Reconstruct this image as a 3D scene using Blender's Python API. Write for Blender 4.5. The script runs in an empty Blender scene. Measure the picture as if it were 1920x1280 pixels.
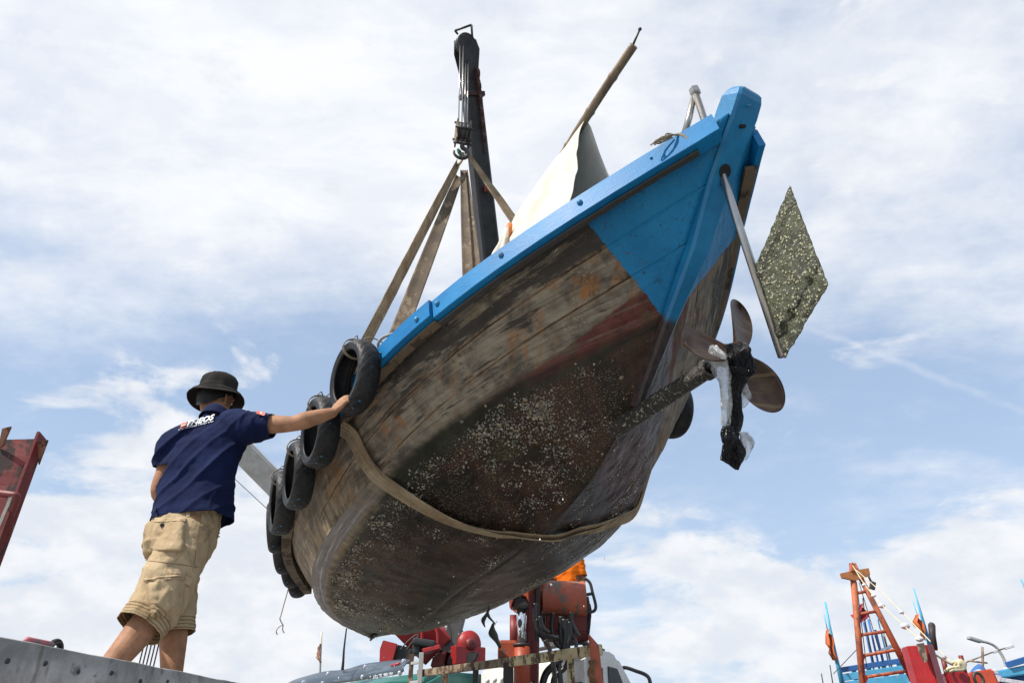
import bpy, bmesh, math, random
import numpy as np
from mathutils import Vector, Matrix, noise as mnoise
from mathutils.bvhtree import BVHTree

sc = bpy.context.scene
col = sc.collection
random.seed(7)
ZC = 1.7                      # eye height of the photographer
F = 1280.0                    # focal length in photo pixels (24 mm on 36 mm)
PITCH = math.radians(30)

# ---------------------------------------------------------------- camera
cam = bpy.data.cameras.new('camera'); camo = bpy.data.objects.new('camera', cam)
col.objects.link(camo)
cam.sensor_width = 36; cam.lens = 24; cam.clip_start = 0.05; cam.clip_end = 5000
camo.location = (0, 0, ZC); camo.rotation_euler = (math.radians(90) + PITCH, 0, 0)
sc.camera = camo

# ---------------------------------------------------------------- light
SUN = Vector((-0.60, -0.36, 0.86)).normalized()
sun = bpy.data.lights.new('sun', 'SUN'); suno = bpy.data.objects.new('sun', sun); col.objects.link(suno)
sun.energy = 4.2; sun.angle = math.radians(0.6); sun.color = (1.0, 0.95, 0.87)
suno.rotation_euler = SUN.to_track_quat('Z', 'Y').to_euler()
suno.location = (0, 0, 30)
sc.view_settings.view_transform = 'Standard'; sc.view_settings.look = 'None'
sc.view_settings.exposure = 0.5; sc.view_settings.gamma = 1.0
sc.cycles.max_bounces = 8; sc.cycles.transparent_max_bounces = 12

# ---------------------------------------------------------------- node helper
class NT:
    def __init__(s, tree):
        s.t = tree; tree.nodes.clear()
    def n(s, typ, ins=(), **props):
        nd = s.t.nodes.new(typ)
        for k, v in props.items(): setattr(nd, k, v)
        for k, v in (ins.items() if isinstance(ins, dict) else enumerate(ins)):
            if v is None: continue
            sk = nd.inputs[k]
            if hasattr(v, 'is_output'): s.t.links.new(v, sk)
            else:
                if getattr(sk, 'type', '') == 'RGBA' and len(v) == 3: v = (*v, 1)
                sk.default_value = v
        return nd
    def noise(s, vec, scale, detail=5, rough=.55, dist=0.0):
        return s.n('ShaderNodeTexNoise', {'Vector': vec, 'Scale': scale, 'Detail': detail, 'Roughness': rough, 'Distortion': dist}).outputs[0]
    def voro(s, vec, scale, feature='F1', out=0, rnd=1.0):
        return s.n('ShaderNodeTexVoronoi', {'Vector': vec, 'Scale': scale, 'Randomness': rnd}, feature=feature).outputs[out]
    def m(s, op, a, b=None, c=None, clamp=False):
        return s.n('ShaderNodeMath', (a, b, c), operation=op, use_clamp=clamp).outputs[0]
    def vm(s, op, a, b=None):
        nd = s.n('ShaderNodeVectorMath', (a, b), operation=op)
        return nd.outputs['Value'] if op in ('DOT_PRODUCT', 'LENGTH', 'DISTANCE') else nd.outputs[0]
    def ss(s, x, a, b):       # smooth step a -> b
        return s.n('ShaderNodeMapRange', {0: x, 1: a, 2: b}, interpolation_type='SMOOTHSTEP').outputs[0]
    def mix(s, f, a, b, blend='MIX'):
        nd = s.n('ShaderNodeMix', (), data_type='RGBA', blend_type=blend)
        for i, v in ((0, f), (6, a), (7, b)):
            if hasattr(v, 'is_output'): s.t.links.new(v, nd.inputs[i])
            else: nd.inputs[i].default_value = v if i == 0 else (*v, 1)
        return nd.outputs[2]
    def ramp(s, x, stops):
        nd = s.n('ShaderNodeValToRGB', (x,)); cr = nd.color_ramp
        while len(cr.elements) < len(stops): cr.elements.new(0.5)
        for e, (p, c) in zip(cr.elements, stops):
            e.position = p; e.color = (c, c, c, 1) if isinstance(c, (int, float)) else (*c, 1)
        return nd.outputs[0]
    def mapv(s, vec, scale=(1, 1, 1), rot=(0, 0, 0), loc=(0, 0, 0)):
        return s.n('ShaderNodeMapping', {'Vector': vec, 'Scale': scale, 'Rotation': rot, 'Location': loc}).outputs[0]
    def bump(s, h, strength=.3, dist=.01, nrm=None):
        return s.n('ShaderNodeBump', {'Height': h, 'Strength': strength, 'Distance': dist, 'Normal': nrm}).outputs[0]
    def sep(s, v):
        return s.n('ShaderNodeSeparateXYZ', (v,)).outputs
    def comb(s, x, y, z):
        return s.n('ShaderNodeCombineXYZ', (x, y, z)).outputs[0]

def mat(name):
    m = bpy.data.materials.new(name); m.use_nodes = True
    N = NT(m.node_tree); N.mat = m
    tc = N.n('ShaderNodeTexCoord'); N.obj = tc.outputs['Object']; N.uv = tc.outputs['UV']
    return N
def finish(N, color, rough=.6, metal=0.0, normal=None, spec=.5, **kw):
    ins = {'Base Color': color if hasattr(color, 'is_output') else (*color, 1), 'Roughness': rough, 'Metallic': metal, 'Specular IOR Level': spec}
    if normal is not None: ins['Normal'] = normal
    ins.update(kw)
    p = N.n('ShaderNodeBsdfPrincipled', ins)
    N.n('ShaderNodeOutputMaterial', {0: p.outputs[0]})
    N.bsdf = p
    return N.mat

# ---------------------------------------------------------------- sky
w = bpy.data.worlds.new('World'); sc.world = w; w.use_nodes = True
N = NT(w.node_tree)
d = N.vm('NORMALIZE', N.n('ShaderNodeTexCoord').outputs['Generated'])
dx, dy, dz = N.sep(d)
sky = N.n('ShaderNodeTexSky', sky_type='NISHITA', sun_disc=False, sun_elevation=math.asin(SUN.z),
          sun_rotation=math.atan2(SUN.x, SUN.y), air_density=1.0, dust_density=1.2, ozone_density=2.0, altitude=0).outputs[0]
den = N.m('ADD', N.m('MAXIMUM', dz, 0.0), 0.22)
flat = N.comb(N.m('DIVIDE', dx, den), N.m('DIVIDE', dy, den), 0.0)
def dirv(px, py):
    r = (px - 960) / F; u = (640 - py) / F; c, s_ = math.cos(PITCH), math.sin(PITCH)
    return Vector((r, c - s_ * u, s_ + c * u)).normalized()
def blob(px, py, rad_in, rad_out):
    return N.ss(N.vm('DISTANCE', d, tuple(dirv(px, py))), rad_out, rad_in)
# high thin cloud, combed out in long soft streaks
st = N.mapv(flat, (1.0, 2.6, 1.0), (0, 0, math.radians(38)))
warp = N.n('ShaderNodeTexNoise', {'Vector': flat, 'Scale': 1.1, 'Detail': 3.0}).outputs[1]
stw = N.vm('ADD', st, N.vm('SCALE', warp, None))
stw.node.inputs[1].links[0].from_node.inputs['Scale'].default_value = 1.1
n1 = N.noise(stw, 1.25, 9, .58)
n2 = N.noise(N.mapv(flat, (3, 3, 3), (0, 0, .6)), 2.2, 8, .62)
cir = N.m('ADD', N.m('MULTIPLY', n1, .64), N.m('MULTIPLY', n2, .36))
bias = 0.04
def add(a, b): return N.m('ADD', a, b)
for (px, py, a, b, amt) in ((250, 150, .05, .55, .17), (520, 330, .05, .5, .10), (1250, 200, .05, .5, .13), (1850, 300, .05, .4, .12), (900, 100, .05, .4, .10),
                            (1600, 640, .05, .35, -.04), (1700, 830, .05, .5, -.08), (620, 620, .02, .20, -.10), (160, 720, .05, .38, -.15), (560, 760, .02, .3, -.12), (1650, 30, .02, .28, -.03), (1720, 120, .05, .3, .10),
                            (1350, 900, .05, .3, -.10), (250, 860, .03, .2, -.08)):
    bias = add(N.m('MULTIPLY', blob(px, py, a, b), amt), bias)
cir = N.ss(N.m('ADD', cir, bias), .36, .82)
# low puffy banks near the horizon
lowc = N.mapv(d, (3.4, 3.4, 7.5))
n3 = N.noise(lowc, 1.7, 10, .57, .25)
hb = 0.0
for (px, py, a, b, amt) in ((120, 1080, .05, .33, .30), (480, 1180, .05, .3, .22), (1250, 1080, .02, .20, .16), (1430, 1220, .03, .22, .26), (1760, 1180, .03, .22, .26), (1900, 1120, .02, .18, .16)):
    hb = add(N.m('MULTIPLY', blob(px, py, a, b), amt), hb)
cum = N.ss(N.m('ADD', n3, hb), .60, .74)
shade = N.noise(N.mapv(d, (5, 5, 9), (0, 0, 0), (.03, 0, .05)), 2.6, 6, .55)
cumc = N.mix(N.ss(shade, .35, .66), (5.6, 5.9, 6.4), (6.8, 6.85, 7.0))
haze = N.ss(dz, .42, .02)
base = N.mix(N.m('MULTIPLY', haze, .6), N.mix(1.0, sky, (1.1, 1.15, 1.2), 'MULTIPLY'), (4.7, 5.5, 6.5))
base = N.mix(.6, base, (3.85, 4.85, 6.3))
cvar = N.noise(N.mapv(flat, (2.2, 4.4, 1), (0, 0, math.radians(38))), 2.0, 8, .6, .3)
c1 = N.mix(N.m('MULTIPLY', cir, .93), base, N.mix(N.ss(cvar, .36, .62), (6.2, 6.45, 6.95), (7.25, 7.3, 7.4)))
c2 = N.mix(N.m('MULTIPLY', cum, .92), c1, cumc)
# an old vapour trail, far to the right
A, B = dirv(1515, 613), dirv(1915, 770); nn = A.cross(B).normalized()
wob = N.m('MULTIPLY', N.m('SUBTRACT', N.noise(d, 14, 5), .5), .022)
dist = N.m('ABSOLUTE', N.m('ADD', N.vm('DOT_PRODUCT', d, tuple(nn)), wob))
mid = ((A + B) / 2).normalized()
tr = N.m('MULTIPLY', N.ss(dist, .0075, .0), N.ss(N.vm('DISTANCE', d, tuple(mid)), .17, .10))
tr = N.m('MULTIPLY', tr, N.ss(N.noise(d, 16, 5), .25, .75))
c3 = N.mix(N.m('MULTIPLY', tr, .30), c2, (7.0, 7.0, 7.2))
bg = N.n('ShaderNodeBackground', {0: c3, 1: 0.1})
N.n('ShaderNodeOutputWorld', {0: bg.outputs[0]})

# ---------------------------------------------------------------- space helpers
def W(px, py, t):             # the world point seen at that photo pixel, t metres along the optical axis
    r = (px - 960) / F; u = (640 - py) / F; c, s_ = math.cos(PITCH), math.sin(PITCH)
    return Vector((r, c - s_ * u, s_ + c * u)) * t + Vector((0, 0, ZC))
def WY(px, py, Y):            # same, at ground distance Y
    u = (640 - py) / F
    return W(px, py, Y / (math.cos(PITCH) - math.sin(PITCH) * u))
def V(x, y, z): return Vector((x, y, z + ZC))
def proj(p):
    q = Vector(p) - Vector((0, 0, ZC)); c, s_ = math.cos(PITCH), math.sin(PITCH)
    t = q.y * c + q.z * s_; return 960 + F * q.x / t, 640 - F * (-q.y * s_ + q.z * c) / t, t

# ---------------------------------------------------------------- mesh builder
ROOT = {}
def tag(o, label=None, cat=None, group=None, kind=None):
    if label: o['label'] = label
    if cat: o['category'] = cat
    if group: o['group'] = group
    if kind: o['kind'] = kind
    return o
def thing(name, loc, label, cat, group=None, rot=None):
    o = bpy.data.objects.new(name, None); col.objects.link(o)
    M = Matrix.Translation(Vector(loc))
    if rot is not None: M = M @ rot.to_4x4()
    o.matrix_world = M; o.empty_display_size = .2
    ROOT[o.name] = M
    return tag(o, label, cat, group)

class MB:
    def __init__(s): s.v = []; s.f = []; s.mi = []; s.uv = {}; s.sm = []
    def add(s, vs, fs, mi=0, smooth=True, uvs=None):
        o = len(s.v); s.v += [Vector(p) for p in vs]
        for k, f in enumerate(fs):
            if uvs is not None: s.uv[len(s.f)] = [uvs[i] for i in f]
            s.f.append([i + o for i in f]); s.mi.append(mi); s.sm.append(smooth)
        return s
    def bm(s, b, M=None, mi=0, smooth=False):
        b.verts.index_update(); vs = [(M @ v.co) if M else v.co.copy() for v in b.verts]
        fs = [[v.index for v in f.verts] for f in b.faces]; b.free()
        return s.add(vs, fs, mi, smooth)
    def box(s, c, size, R=None, bev=.006, mi=0, seg=2):
        b = bmesh.new(); bmesh.ops.create_cube(b, size=1)
        for v in b.verts: v.co = Vector((v.co.x * size[0], v.co.y * size[1], v.co.z * size[2]))
        if bev: bmesh.ops.bevel(b, geom=b.edges[:], offset=min(bev, min(size) * .45), segments=seg, affect='EDGES', profile=.6)
        M = Matrix.Translation(Vector(c)) @ (R.to_4x4() if R is not None else Matrix())
        return s.bm(b, M, mi, False)
    def beam(s, a, b_, wd, h, up=(0, 0, 1), bev=.005, mi=0):     # box from a to b
        a = Vector(a); b_ = Vector(b_); x = (b_ - a); L = x.length; x.normalize()
        y = Vector(up).cross(x)
        if y.length < 1e-4: y = Vector((1, 0, 0)).cross(x)
        y.normalize(); z = x.cross(y); R = Matrix((x, y, z)).transposed()
        return s.box((a + b_) / 2, (L, wd, h), R, bev, mi)
    def tube(s, pts, r, n=10, mi=0, caps=True, flat=None):
        pts = [Vector(p) for p in pts]; m = len(pts)
        rs = r if hasattr(r, '__len__') else [r] * m
        T = [(pts[min(i + 1, m - 1)] - pts[max(i - 1, 0)]).normalized() for i in range(m)]
        ref = Vector((0, 0, 1)) if abs(T[0].z) < .9 else Vector((1, 0, 0))
        u = (ref - T[0] * ref.dot(T[0])).normalized(); vs = []
        for i in range(m):
            u = (u - T[i] * u.dot(T[i])).normalized(); w_ = T[i].cross(u)
            for k in range(n):
                a = 2 * math.pi * k / n
                vs.append(pts[i] + (u * math.cos(a) + w_ * math.sin(a)) * rs[i])
        fs = [[i * n + k, i * n + (k + 1) % n, (i + 1) * n + (k + 1) % n, (i + 1) * n + k] for i in range(m - 1) for k in range(n)]
        if caps: fs += [list(range(n))[::-1], [(m - 1) * n + k for k in range(n)]]
        return s.add(vs, fs, mi, True)
    def lathe(s, prof, M, n=24, mi=0, caps=False):               # prof: (r, z)
        vs = []; m = len(prof)
        for r, z in prof:
            for k in range(n):
                a = 2 * math.pi * k / n; vs.append(M @ Vector((r * math.cos(a), r * math.sin(a), z)))
        fs = [[i * n + k, i * n + (k + 1) % n, (i + 1) * n + (k + 1) % n, (i + 1) * n + k] for i in range(m - 1) for k in range(n)]
        if caps: fs += [list(range(n))[::-1], [(m - 1) * n + k for k in range(n)]]
        return s.add(vs, fs, mi, True)
    def grid(s, P, mi=0, closed_u=False, uvs=None, smooth=True): # P[i][j]
        a = len(P); b = len(P[0]); vs = [p for row in P for p in row]
        fs = []
        for i in range(a if closed_u else a - 1):
            for j in range(b - 1):
                i2 = (i + 1) % a; fs.append([i * b + j, i2 * b + j, i2 * b + j + 1, i * b + j + 1])
        return s.add(vs, fs, mi, smooth, [q for row in uvs for q in row] if uvs else None)
    def prism(s, outline, off, mi=0, bev=0):                      # outline points, extruded by vector off
        b = bmesh.new(); vs = [b.verts.new(Vector(p)) for p in outline]; f = b.faces.new(vs)
        r = bmesh.ops.extrude_face_region(b, geom=[f]); off = Vector(off)
        for g in r['geom']:
            if isinstance(g, bmesh.types.BMVert): g.co += off
        bmesh.ops.recalc_face_normals(b, faces=b.faces[:])
        if bev: bmesh.ops.bevel(b, geom=b.edges[:], offset=bev, segments=2, affect='EDGES')
        return s.bm(b, None, mi, False)
    def ball(s, c, r, mi=0, sub=2, scale=(1, 1, 1), R=None):
        b = bmesh.new(); bmesh.ops.create_icosphere(b, subdivisions=sub, radius=1)
        M = Matrix.Translation(Vector(c)) @ (R.to_4x4() if R is not None else Matrix()) @ Matrix.Diagonal((r * scale[0], r * scale[1], r * scale[2], 1))
        return s.bm(b, M, mi, True)
    def build(s, name, mats, parent=None, label=None, fix=True):
        mats = mats if isinstance(mats, (list, tuple)) else [mats]
        inv = None; top = parent
        if parent is not None: inv = ROOT[parent.name].inverted()
        me = bpy.data.meshes.new(name)
        me.from_pydata([tuple(inv @ p) if inv else tuple(p) for p in s.v], [], s.f)
        for m_ in mats: me.materials.append(m_)
        me.polygons.foreach_set('material_index', s.mi); me.polygons.foreach_set('use_smooth', s.sm)
        if s.uv:
            ul = me.uv_layers.new(name='UVMap')
            for p in me.polygons:
                if p.index in s.uv:
                    for li, q in zip(p.loop_indices, s.uv[p.index]): ul.data[li].uv = q
        if fix:
            b = bmesh.new(); b.from_mesh(me); bmesh.ops.recalc_face_normals(b, faces=b.faces[:]); b.to_mesh(me); b.free()
        me.update()
        o = bpy.data.objects.new(name, me); col.objects.link(o)
        if parent is not None: o.parent = parent; ROOT[o.name] = ROOT[parent.name]
        else: ROOT[o.name] = Matrix()
        if label: o['label'] = label
        return o
def recenter(o):               # a one-mesh thing gets its origin at its own base
    me = o.data; c = Vector((0, 0, 0)); zs = min(v.co.z for v in me.vertices)
    for v in me.vertices: c += v.co
    c /= len(me.vertices); c.z = zs
    me.transform(Matrix.Translation(-c)); o.location = c; ROOT[o.name] = Matrix.Translation(c); return o
def copy_tree(o, parent=None):
    c = o.copy(); col.objects.link(c)
    if parent is not None: c.parent = parent
    for ch in list(o.children): copy_tree(ch, c)
    return c
def bez(pts, n=24):            # smooth curve through points (Catmull-Rom)
    pts = [Vector(p) for p in pts]; out = []
    P = [pts[0] * 2 - pts[1]] + pts + [pts[-1] * 2 - pts[-2]]
    for i in range(1, len(P) - 2):
        for k in range(n):
            t = k / n; a, b, c, d_ = P[i - 1], P[i], P[i + 1], P[i + 2]
            out.append(.5 * ((2 * b) + (c - a) * t + (2 * a - 5 * b + 4 * c - d_) * t * t + (3 * b - a - 3 * c + d_) * t ** 3))
    out.append(pts[-1]); return out
def fbm(p, s=1.0, o=4): return mnoise.fractal(Vector(p) * s, 1.0, 2.0, o)
# ================================================================ materials in common use
def paint(name, c, rough=.45, wear=None, scale=9, amt=.55, bump=.15, vary=.25, metal=0.0, dirt=(.05, .04, .03)):
    N = mat(name)
    a = N.noise(N.obj, scale * .35, 6, .6); b = N.noise(N.obj, scale * 3.2, 5, .65)
    k = N.mix(N.ss(a, .3, .72), tuple(x * (1 - vary) for x in c), tuple(min(1, x * (1 + vary * .6)) for x in c))
    k = N.mix(N.m('MULTIPLY', N.ss(b, .52, .75), .35), k, dirt)
    r = N.m('ADD', N.m('MULTIPLY', b, .3), rough - .15)
    if wear is not None:
        wn = N.noise(N.mapv(N.obj, (scale, scale, scale * .55)), 1.0, 8, .68)
        wm = N.ss(wn, amt, amt + .05); k = N.mix(wm, k, wear); r = N.m('ADD', r, N.m('MULTIPLY', wm, .25))
    return finish(N, k, r, metal, N.bump(N.m('ADD', b, N.m('MULTIPLY', a, .5)), bump, .004))
def metal(name, c, rough=.35, scratch=.3, metallic=1.0, dirt=(.06, .05, .045), dirtamt=.5):
    N = mat(name)
    a = N.noise(N.obj, 5, 7, .65); b = N.noise(N.mapv(N.obj, (60, 60, 3)), 1.0, 4, .6)
    k = N.mix(N.m('MULTIPLY', N.ss(a, .42, .75), dirtamt), c, dirt)
    k = N.mix(N.m('MULTIPLY', N.ss(b, .5, .8), scratch), k, tuple(x * .55 for x in c))
    return finish(N, k, N.m('ADD', N.m('MULTIPLY', a, .35 if rough > .1 else .08), max(.04, rough - .12)), metallic, N.bump(a, .08 if rough > .1 else .0, .004))
M_steel = metal('stainless_steel', (.40, .39, .37), .28, .3, 1.0, (.16, .12, .09), .6)
M_chrome = metal('chrome', (.75, .77, .8), .08, .05, 1.0, (.5, .5, .5), .1)
M_dark = paint('dark_iron', (.035, .032, .03), .5, (.12, .06, .03), 14, .62)
M_blackrub = paint('black_rubber', (.018, .018, .02), .5, None, 20, .5, .1, .3, 0, (.03, .03, .03))
M_bolt = paint('bolt_blue', (.02, .22, .45), .45, (.12, .1, .07), 40, .5)
M_rope = paint('old_rope', (.33, .27, .2), .9, None, 60, .5, .6, .4)
M_black = paint('matt_black', (.01, .01, .01), .8, None)

# ================================================================ the boat: one hull fitted to its sheer, bilge and keel
Rb = Matrix(((-.4866, -.865, -.1226), (.8533, -.5007, .1455), (-.1873, -.0338, .9817)))
_q = Rb.to_quaternion(); Rb = _q.to_matrix()
Tb = V(1.257, 2.3612, 1.3665)
KG = np.array([[-.1476, .0964, 1.3232], [.8018, .7193, 1.1193], [1.7851, 1.1125, .9887], [2.8033, 1.2089, .9271], [3.8285, 1.1297, .9285], [4.8546, .854, 1.008], [5.8781, .3901, 1.1311]])
KC = np.array([[.6955, .0385, .704], [1.433, .5476, .6514], [2.1979, .9019, .5321], [2.9787, 1.0163, .4568], [3.75, .9362, .432], [4.4876, .6149, .3966], [5.1657, 0.0, .4233]])
KK = np.array([[.9677, 0, .4921], [1.5611, 0, .2203], [2.1962, 0, .126], [2.8609, 0, .1443], [3.5471, 0, .1751], [4.2458, 0, .1713], [4.9567, 0, .4138]])
def spl(P, n):
    m = len(P); A = np.zeros((m, m)); B = np.zeros((m, m)); A[0, 0] = A[-1, -1] = 1
    for i in range(1, m - 1): A[i, i - 1] = 1; A[i, i] = 4; A[i, i + 1] = 1; B[i, i - 1] = 6; B[i, i] = -12; B[i, i + 1] = 6
    Q = np.linalg.solve(A, B) @ P; out = []
    for x in (np.linspace(0, m - 1, n) if not hasattr(n, '__len__') else np.array(n) * (m - 1)):
        i = min(int(x), m - 2); a = x - i; b = 1 - a
        out.append(b * P[i] + a * P[i + 1] + (b ** 3 - b) / 6 * Q[i] + (a ** 3 - a) / 6 * Q[i + 1])
    return np.array(out)
def hullpt(s, v, side=1):
    g = spl(KG, [s])[0]; c = spl(KC, [s])[0]; k = spl(KK, [s])[0]; f = math.sin(math.pi * s)
    if v <= .5:
        a = 2 * v; p = g * (1 - a) + c * a; p = p + np.array([0, .03 * f * math.sin(math.pi * a), 0])
    else:
        a = 2 * v - 1; q = c * .55 + k * .45 + np.array([0, .05 * f, -.06 * f]); p = (1 - a) ** 2 * c + 2 * a * (1 - a) * q + a * a * k
    return Vector((p[0], side * p[1] * (1 if side > 0 else (1.012 - .055 * max(0.0, 1 - 2 * v))), p[2]))
def hullnrm(s, v, side=1):
    e = 1e-3; s0 = min(max(s, .002), .998); v0 = min(max(v, .002), .998)
    if abs(v0 - .5) < .003: v0 = .496
    a = hullpt(s0 + e, v0, side) - hullpt(s0 - e, v0, side); b = hullpt(s0, v0 + e, side) - hullpt(s0, v0 - e, side)
    n = a.cross(b).normalized()
    ref = Vector((0, side * .6, -.5))
    return n if n.dot(ref) > 0 else -n
def B(p): return Rb @ Vector(p) + Tb
def onplane(px, py, yl):        # boat-local point on the plane y = yl seen at that pixel
    dd = Rb.transposed() @ (W(px, py, 1) - Vector((0, 0, ZC))); o = Rb.transposed() @ (Vector((0, 0, ZC)) - Tb)
    return o + dd * ((yl - o.y) / dd.y)

def onplaneZ(px, py, zl):
    dd = Rb.transposed() @ (W(px, py, 1) - Vector((0, 0, ZC))); o = Rb.transposed() @ (Vector((0, 0, ZC)) - Tb)
    return o + dd * ((zl - o.z) / dd.z)

boat = thing('fishing_boat', Tb, 'weathered wooden fishing boat with blue stern and gunwale hanging from slings', 'boat', rot=Rb)

def hull_material():
    N = mat('hull_planks')
    s, v, _ = N.sep(N.uv); x, y, z = N.sep(N.obj); o = N.obj
    nb = N.noise(o, 2.6, 6, .6); nf = N.noise(o, 18, 6, .65); nm = N.noise(o, 7, 7, .65, .4)
    cs = N.m('SUBTRACT', nb, .5)
    fib = N.noise(N.comb(N.m('MULTIPLY', s, 9), N.m('MULTIPLY', v, 120), y), 1.0, 5, .6)     # along the planks
    drip = N.noise(N.comb(N.m('MULTIPLY', s, 95), N.m('MULTIPLY', v, 5), y), 1.0, 6, .6)      # run-down streaks
    # ---- weathered topsides
    nm2 = N.m('ADD', N.m('MULTIPLY', nm, .68), N.m('MULTIPLY', N.noise(N.comb(N.m('MULTIPLY', s, 22), N.m('MULTIPLY', v, 34), y), 1.0, 8, .66), .32))
    k = N.mix(N.ss(nm2, .34, .64), (.075, .062, .048), (.30, .255, .195))
    k = N.mix(N.m('MULTIPLY', N.ss(fib, .45, .7), .6), k, (.055, .047, .04))
    k = N.mix(N.m('MULTIPLY', N.ss(drip, .52, .74), .5), k, (.26, .18, .095))
    fore = N.ss(s, .30, .55)
    k = N.mix(N.m('MULTIPLY', fore, .62), k, N.mix(N.ss(drip, .38, .64), (.115, .086, .056), (.36, .275, .17)))
    rust = N.m('MULTIPLY', N.ss(N.noise(o, 4.4, 6, .65, .8), .51, .66), N.ss(drip, .42, .6))
    k = N.mix(N.m('MULTIPLY', rust, .8), k, (.30, .125, .035))
    pl = N.comb(N.m('MULTIPLY', s, 13), N.m('MULTIPLY', v, 17), N.m('MULTIPLY', y, .7))
    strake = N.ss(N.m('SUBTRACT', v, N.m('ADD', N.m('MULTIPLY', s, .35), .175)), .004, -.004)
    black = N.ss(N.m('ADD', N.noise(pl, 1.0, 8, .68, .35), N.m('ADD', N.m('MULTIPLY', strake, .10), N.m('MULTIPLY', N.ss(v, .20, .05), .08))), .56, .63)  # black weathering, stronger on the top strake, plus painted shade under the rail
    black = N.m('MULTIPLY', black, N.m('SUBTRACT', 1.0, N.m('MULTIPLY', fore, .6)))
    k = N.mix(N.m('MULTIPLY', black, .88), k, (.034, .03, .028))
    rd = N.voro(o, 24, 'F1', 0); ring = N.m('MULTIPLY', N.ss(N.m('ABSOLUTE', N.m('SUBTRACT', rd, .36)), .09, .03), N.ss(N.noise(o, 2.2, 3), .53, .62))
    k = N.mix(N.m('MULTIPLY', ring, .55), k, (.05, .045, .04))
    spk = N.m('MULTIPLY', N.ss(N.voro(o, 75, 'F1', 0), .30, .18), N.ss(N.noise(o, 5.5, 4), .55, .66))
    k = N.mix(N.m('MULTIPLY', spk, .6), k, (.42, .4, .37))
    # seams between the strakes
    seam = None
    wob = N.m('MULTIPLY', cs, .02)
    for a0, a1, lim in ((.175, .35, .62), (.325, .38, .46), (.05, .16, .9)):
        dd = N.m('ABSOLUTE', N.m('SUBTRACT', N.m('ADD', v, wob), N.m('ADD', N.m('MULTIPLY', s, a1), a0)))
        q = N.m('MULTIPLY', N.ss(dd, .006, .0015), N.ss(s, lim, lim - .12))
        halo = N.m('MULTIPLY', N.ss(dd, .022, .0), N.ss(s, lim, lim - .12))
        seam = q if seam is None else N.m('MAXIMUM', seam, q)
        k = N.mix(N.m('MULTIPLY', N.m('MULTIPLY', halo, N.ss(nf, .38, .6)), .65), k, (.33, .225, .13))
    k = N.mix(N.m('MULTIPLY', seam, N.ss(nb, .3, .6)), k, (.05, .03, .018))
    # ---- old red boot-top, aft
    vv = N.m('ADD', v, N.m('ADD', N.m('MULTIPLY', cs, .05), N.m('MULTIPLY', N.m('SUBTRACT', nf, .5), .03)))
    r_lo = N.m('ADD', N.m('MULTIPLY', N.ss(s, .0, .15), .105), .385)
    redm = N.m('MULTIPLY', N.ss(vv, r_lo, N.m('ADD', r_lo, .012)), N.ss(vv, .60, .50))
    redm = N.m('MULTIPLY', redm, N.ss(N.m('ADD', s, N.m('MULTIPLY', cs, .25)), .20, .09))
    redm = N.m('MULTIPLY', redm, N.ss(fib, .72, .45))
    # ---- below the waterline
    dk_lo = N.m('ADD', .487, N.m('MULTIPLY', N.ss(s, .34, .44), .062))
    dark = N.ss(vv, dk_lo, N.m('ADD', dk_lo, .045))
    rb = N.noise(o, 1.9, 7, .62, .6)
    bot = N.ramp(rb, [(.30, (.009, .009, .007)), (.42, (.022, .012, .008)), (.52, (.056, .028, .016)), (.60, (.020, .014, .008)), (.72, (.050, .040, .018))])
    bot = N.mix(N.m('MULTIPLY', N.ss(nf, .48, .68), .35), bot, (.072, .048, .032))
    green = N.m('MULTIPLY', N.ss(vv, .49, .53), N.ss(vv, .64, .57))
    bot = N.mix(N.m('MULTIPLY', green, .85), bot, N.mix(N.ss(nm, .4, .65), (.010, .013, .008), (.030, .034, .018)))
    bow = N.m('MULTIPLY', N.ss(N.m('ADD', s, N.m('MULTIPLY', cs, .3)), .60, .88), N.ss(v, .56, .72))
    bot = N.mix(N.m('MULTIPLY', bow, .75), bot, N.mix(N.ss(nm, .4, .62), (.055, .055, .042), (.20, .21, .165)))
    # scum marks standing square to the planking, near the bow
    cr = N.m('MULTIPLY', N.ss(N.noise(N.comb(N.m('MULTIPLY', s, 26), N.m('MULTIPLY', v, 60), y), 1, 5, .7), .56, .63), N.ss(s, .42, .7))
    bot = N.mix(N.m('MULTIPLY', N.m('MULTIPLY', cr, .9), N.ss(v, .58, .66)), bot, (.022, .02, .016))
    streak = N.ss(N.noise(N.comb(N.m('MULTIPLY', s, 10), N.m('MULTIPLY', v, 90), y), 1, 5, .7), .48, .68)
    band = N.m('MULTIPLY', N.ss(s, .36, .5), N.m('MULTIPLY', N.ss(v, .497, .505), N.ss(v, .56, .548)))  # wet highlight along the bow bilge, painted into the colour
    pass
    bs = N.m('MULTIPLY', N.ss(y, .01, -.05), N.ss(s, .62, .2))
    bot = N.mix(N.m('MULTIPLY', bs, .7), bot, N.mix(streak, (.014, .009, .007), (.075, .060, .055)))
    # tiny shells
    s1 = N.voro(N.mapv(o, (1, 1, 1)), 105, 'F1', 0); dens = N.noise(o, 2.8, 5, .65)
    shell = N.m('MULTIPLY', N.ss(s1, .30, .18), N.ss(dens, .42, .56))
    shell = N.m('MULTIPLY', shell, N.ss(vv, .545, .60))
    bot = N.mix(N.m('MULTIPLY', shell, .7), bot, (.40, .36, .29))
    k = N.mix(dark, k, bot)
    k = N.mix(N.m('MULTIPLY', band, .85), k, N.mix(streak, (.12, .11, .11), (.40, .375, .38)))
    redc = N.mix(N.ss(nf, .35, .65), (.075, .016, .014), (.14, .036, .032))
    redc = N.mix(N.m('MULTIPLY', N.ss(N.noise(o, 5, 4), .52, .66), .6), redc, (.06, .07, .02))
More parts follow.
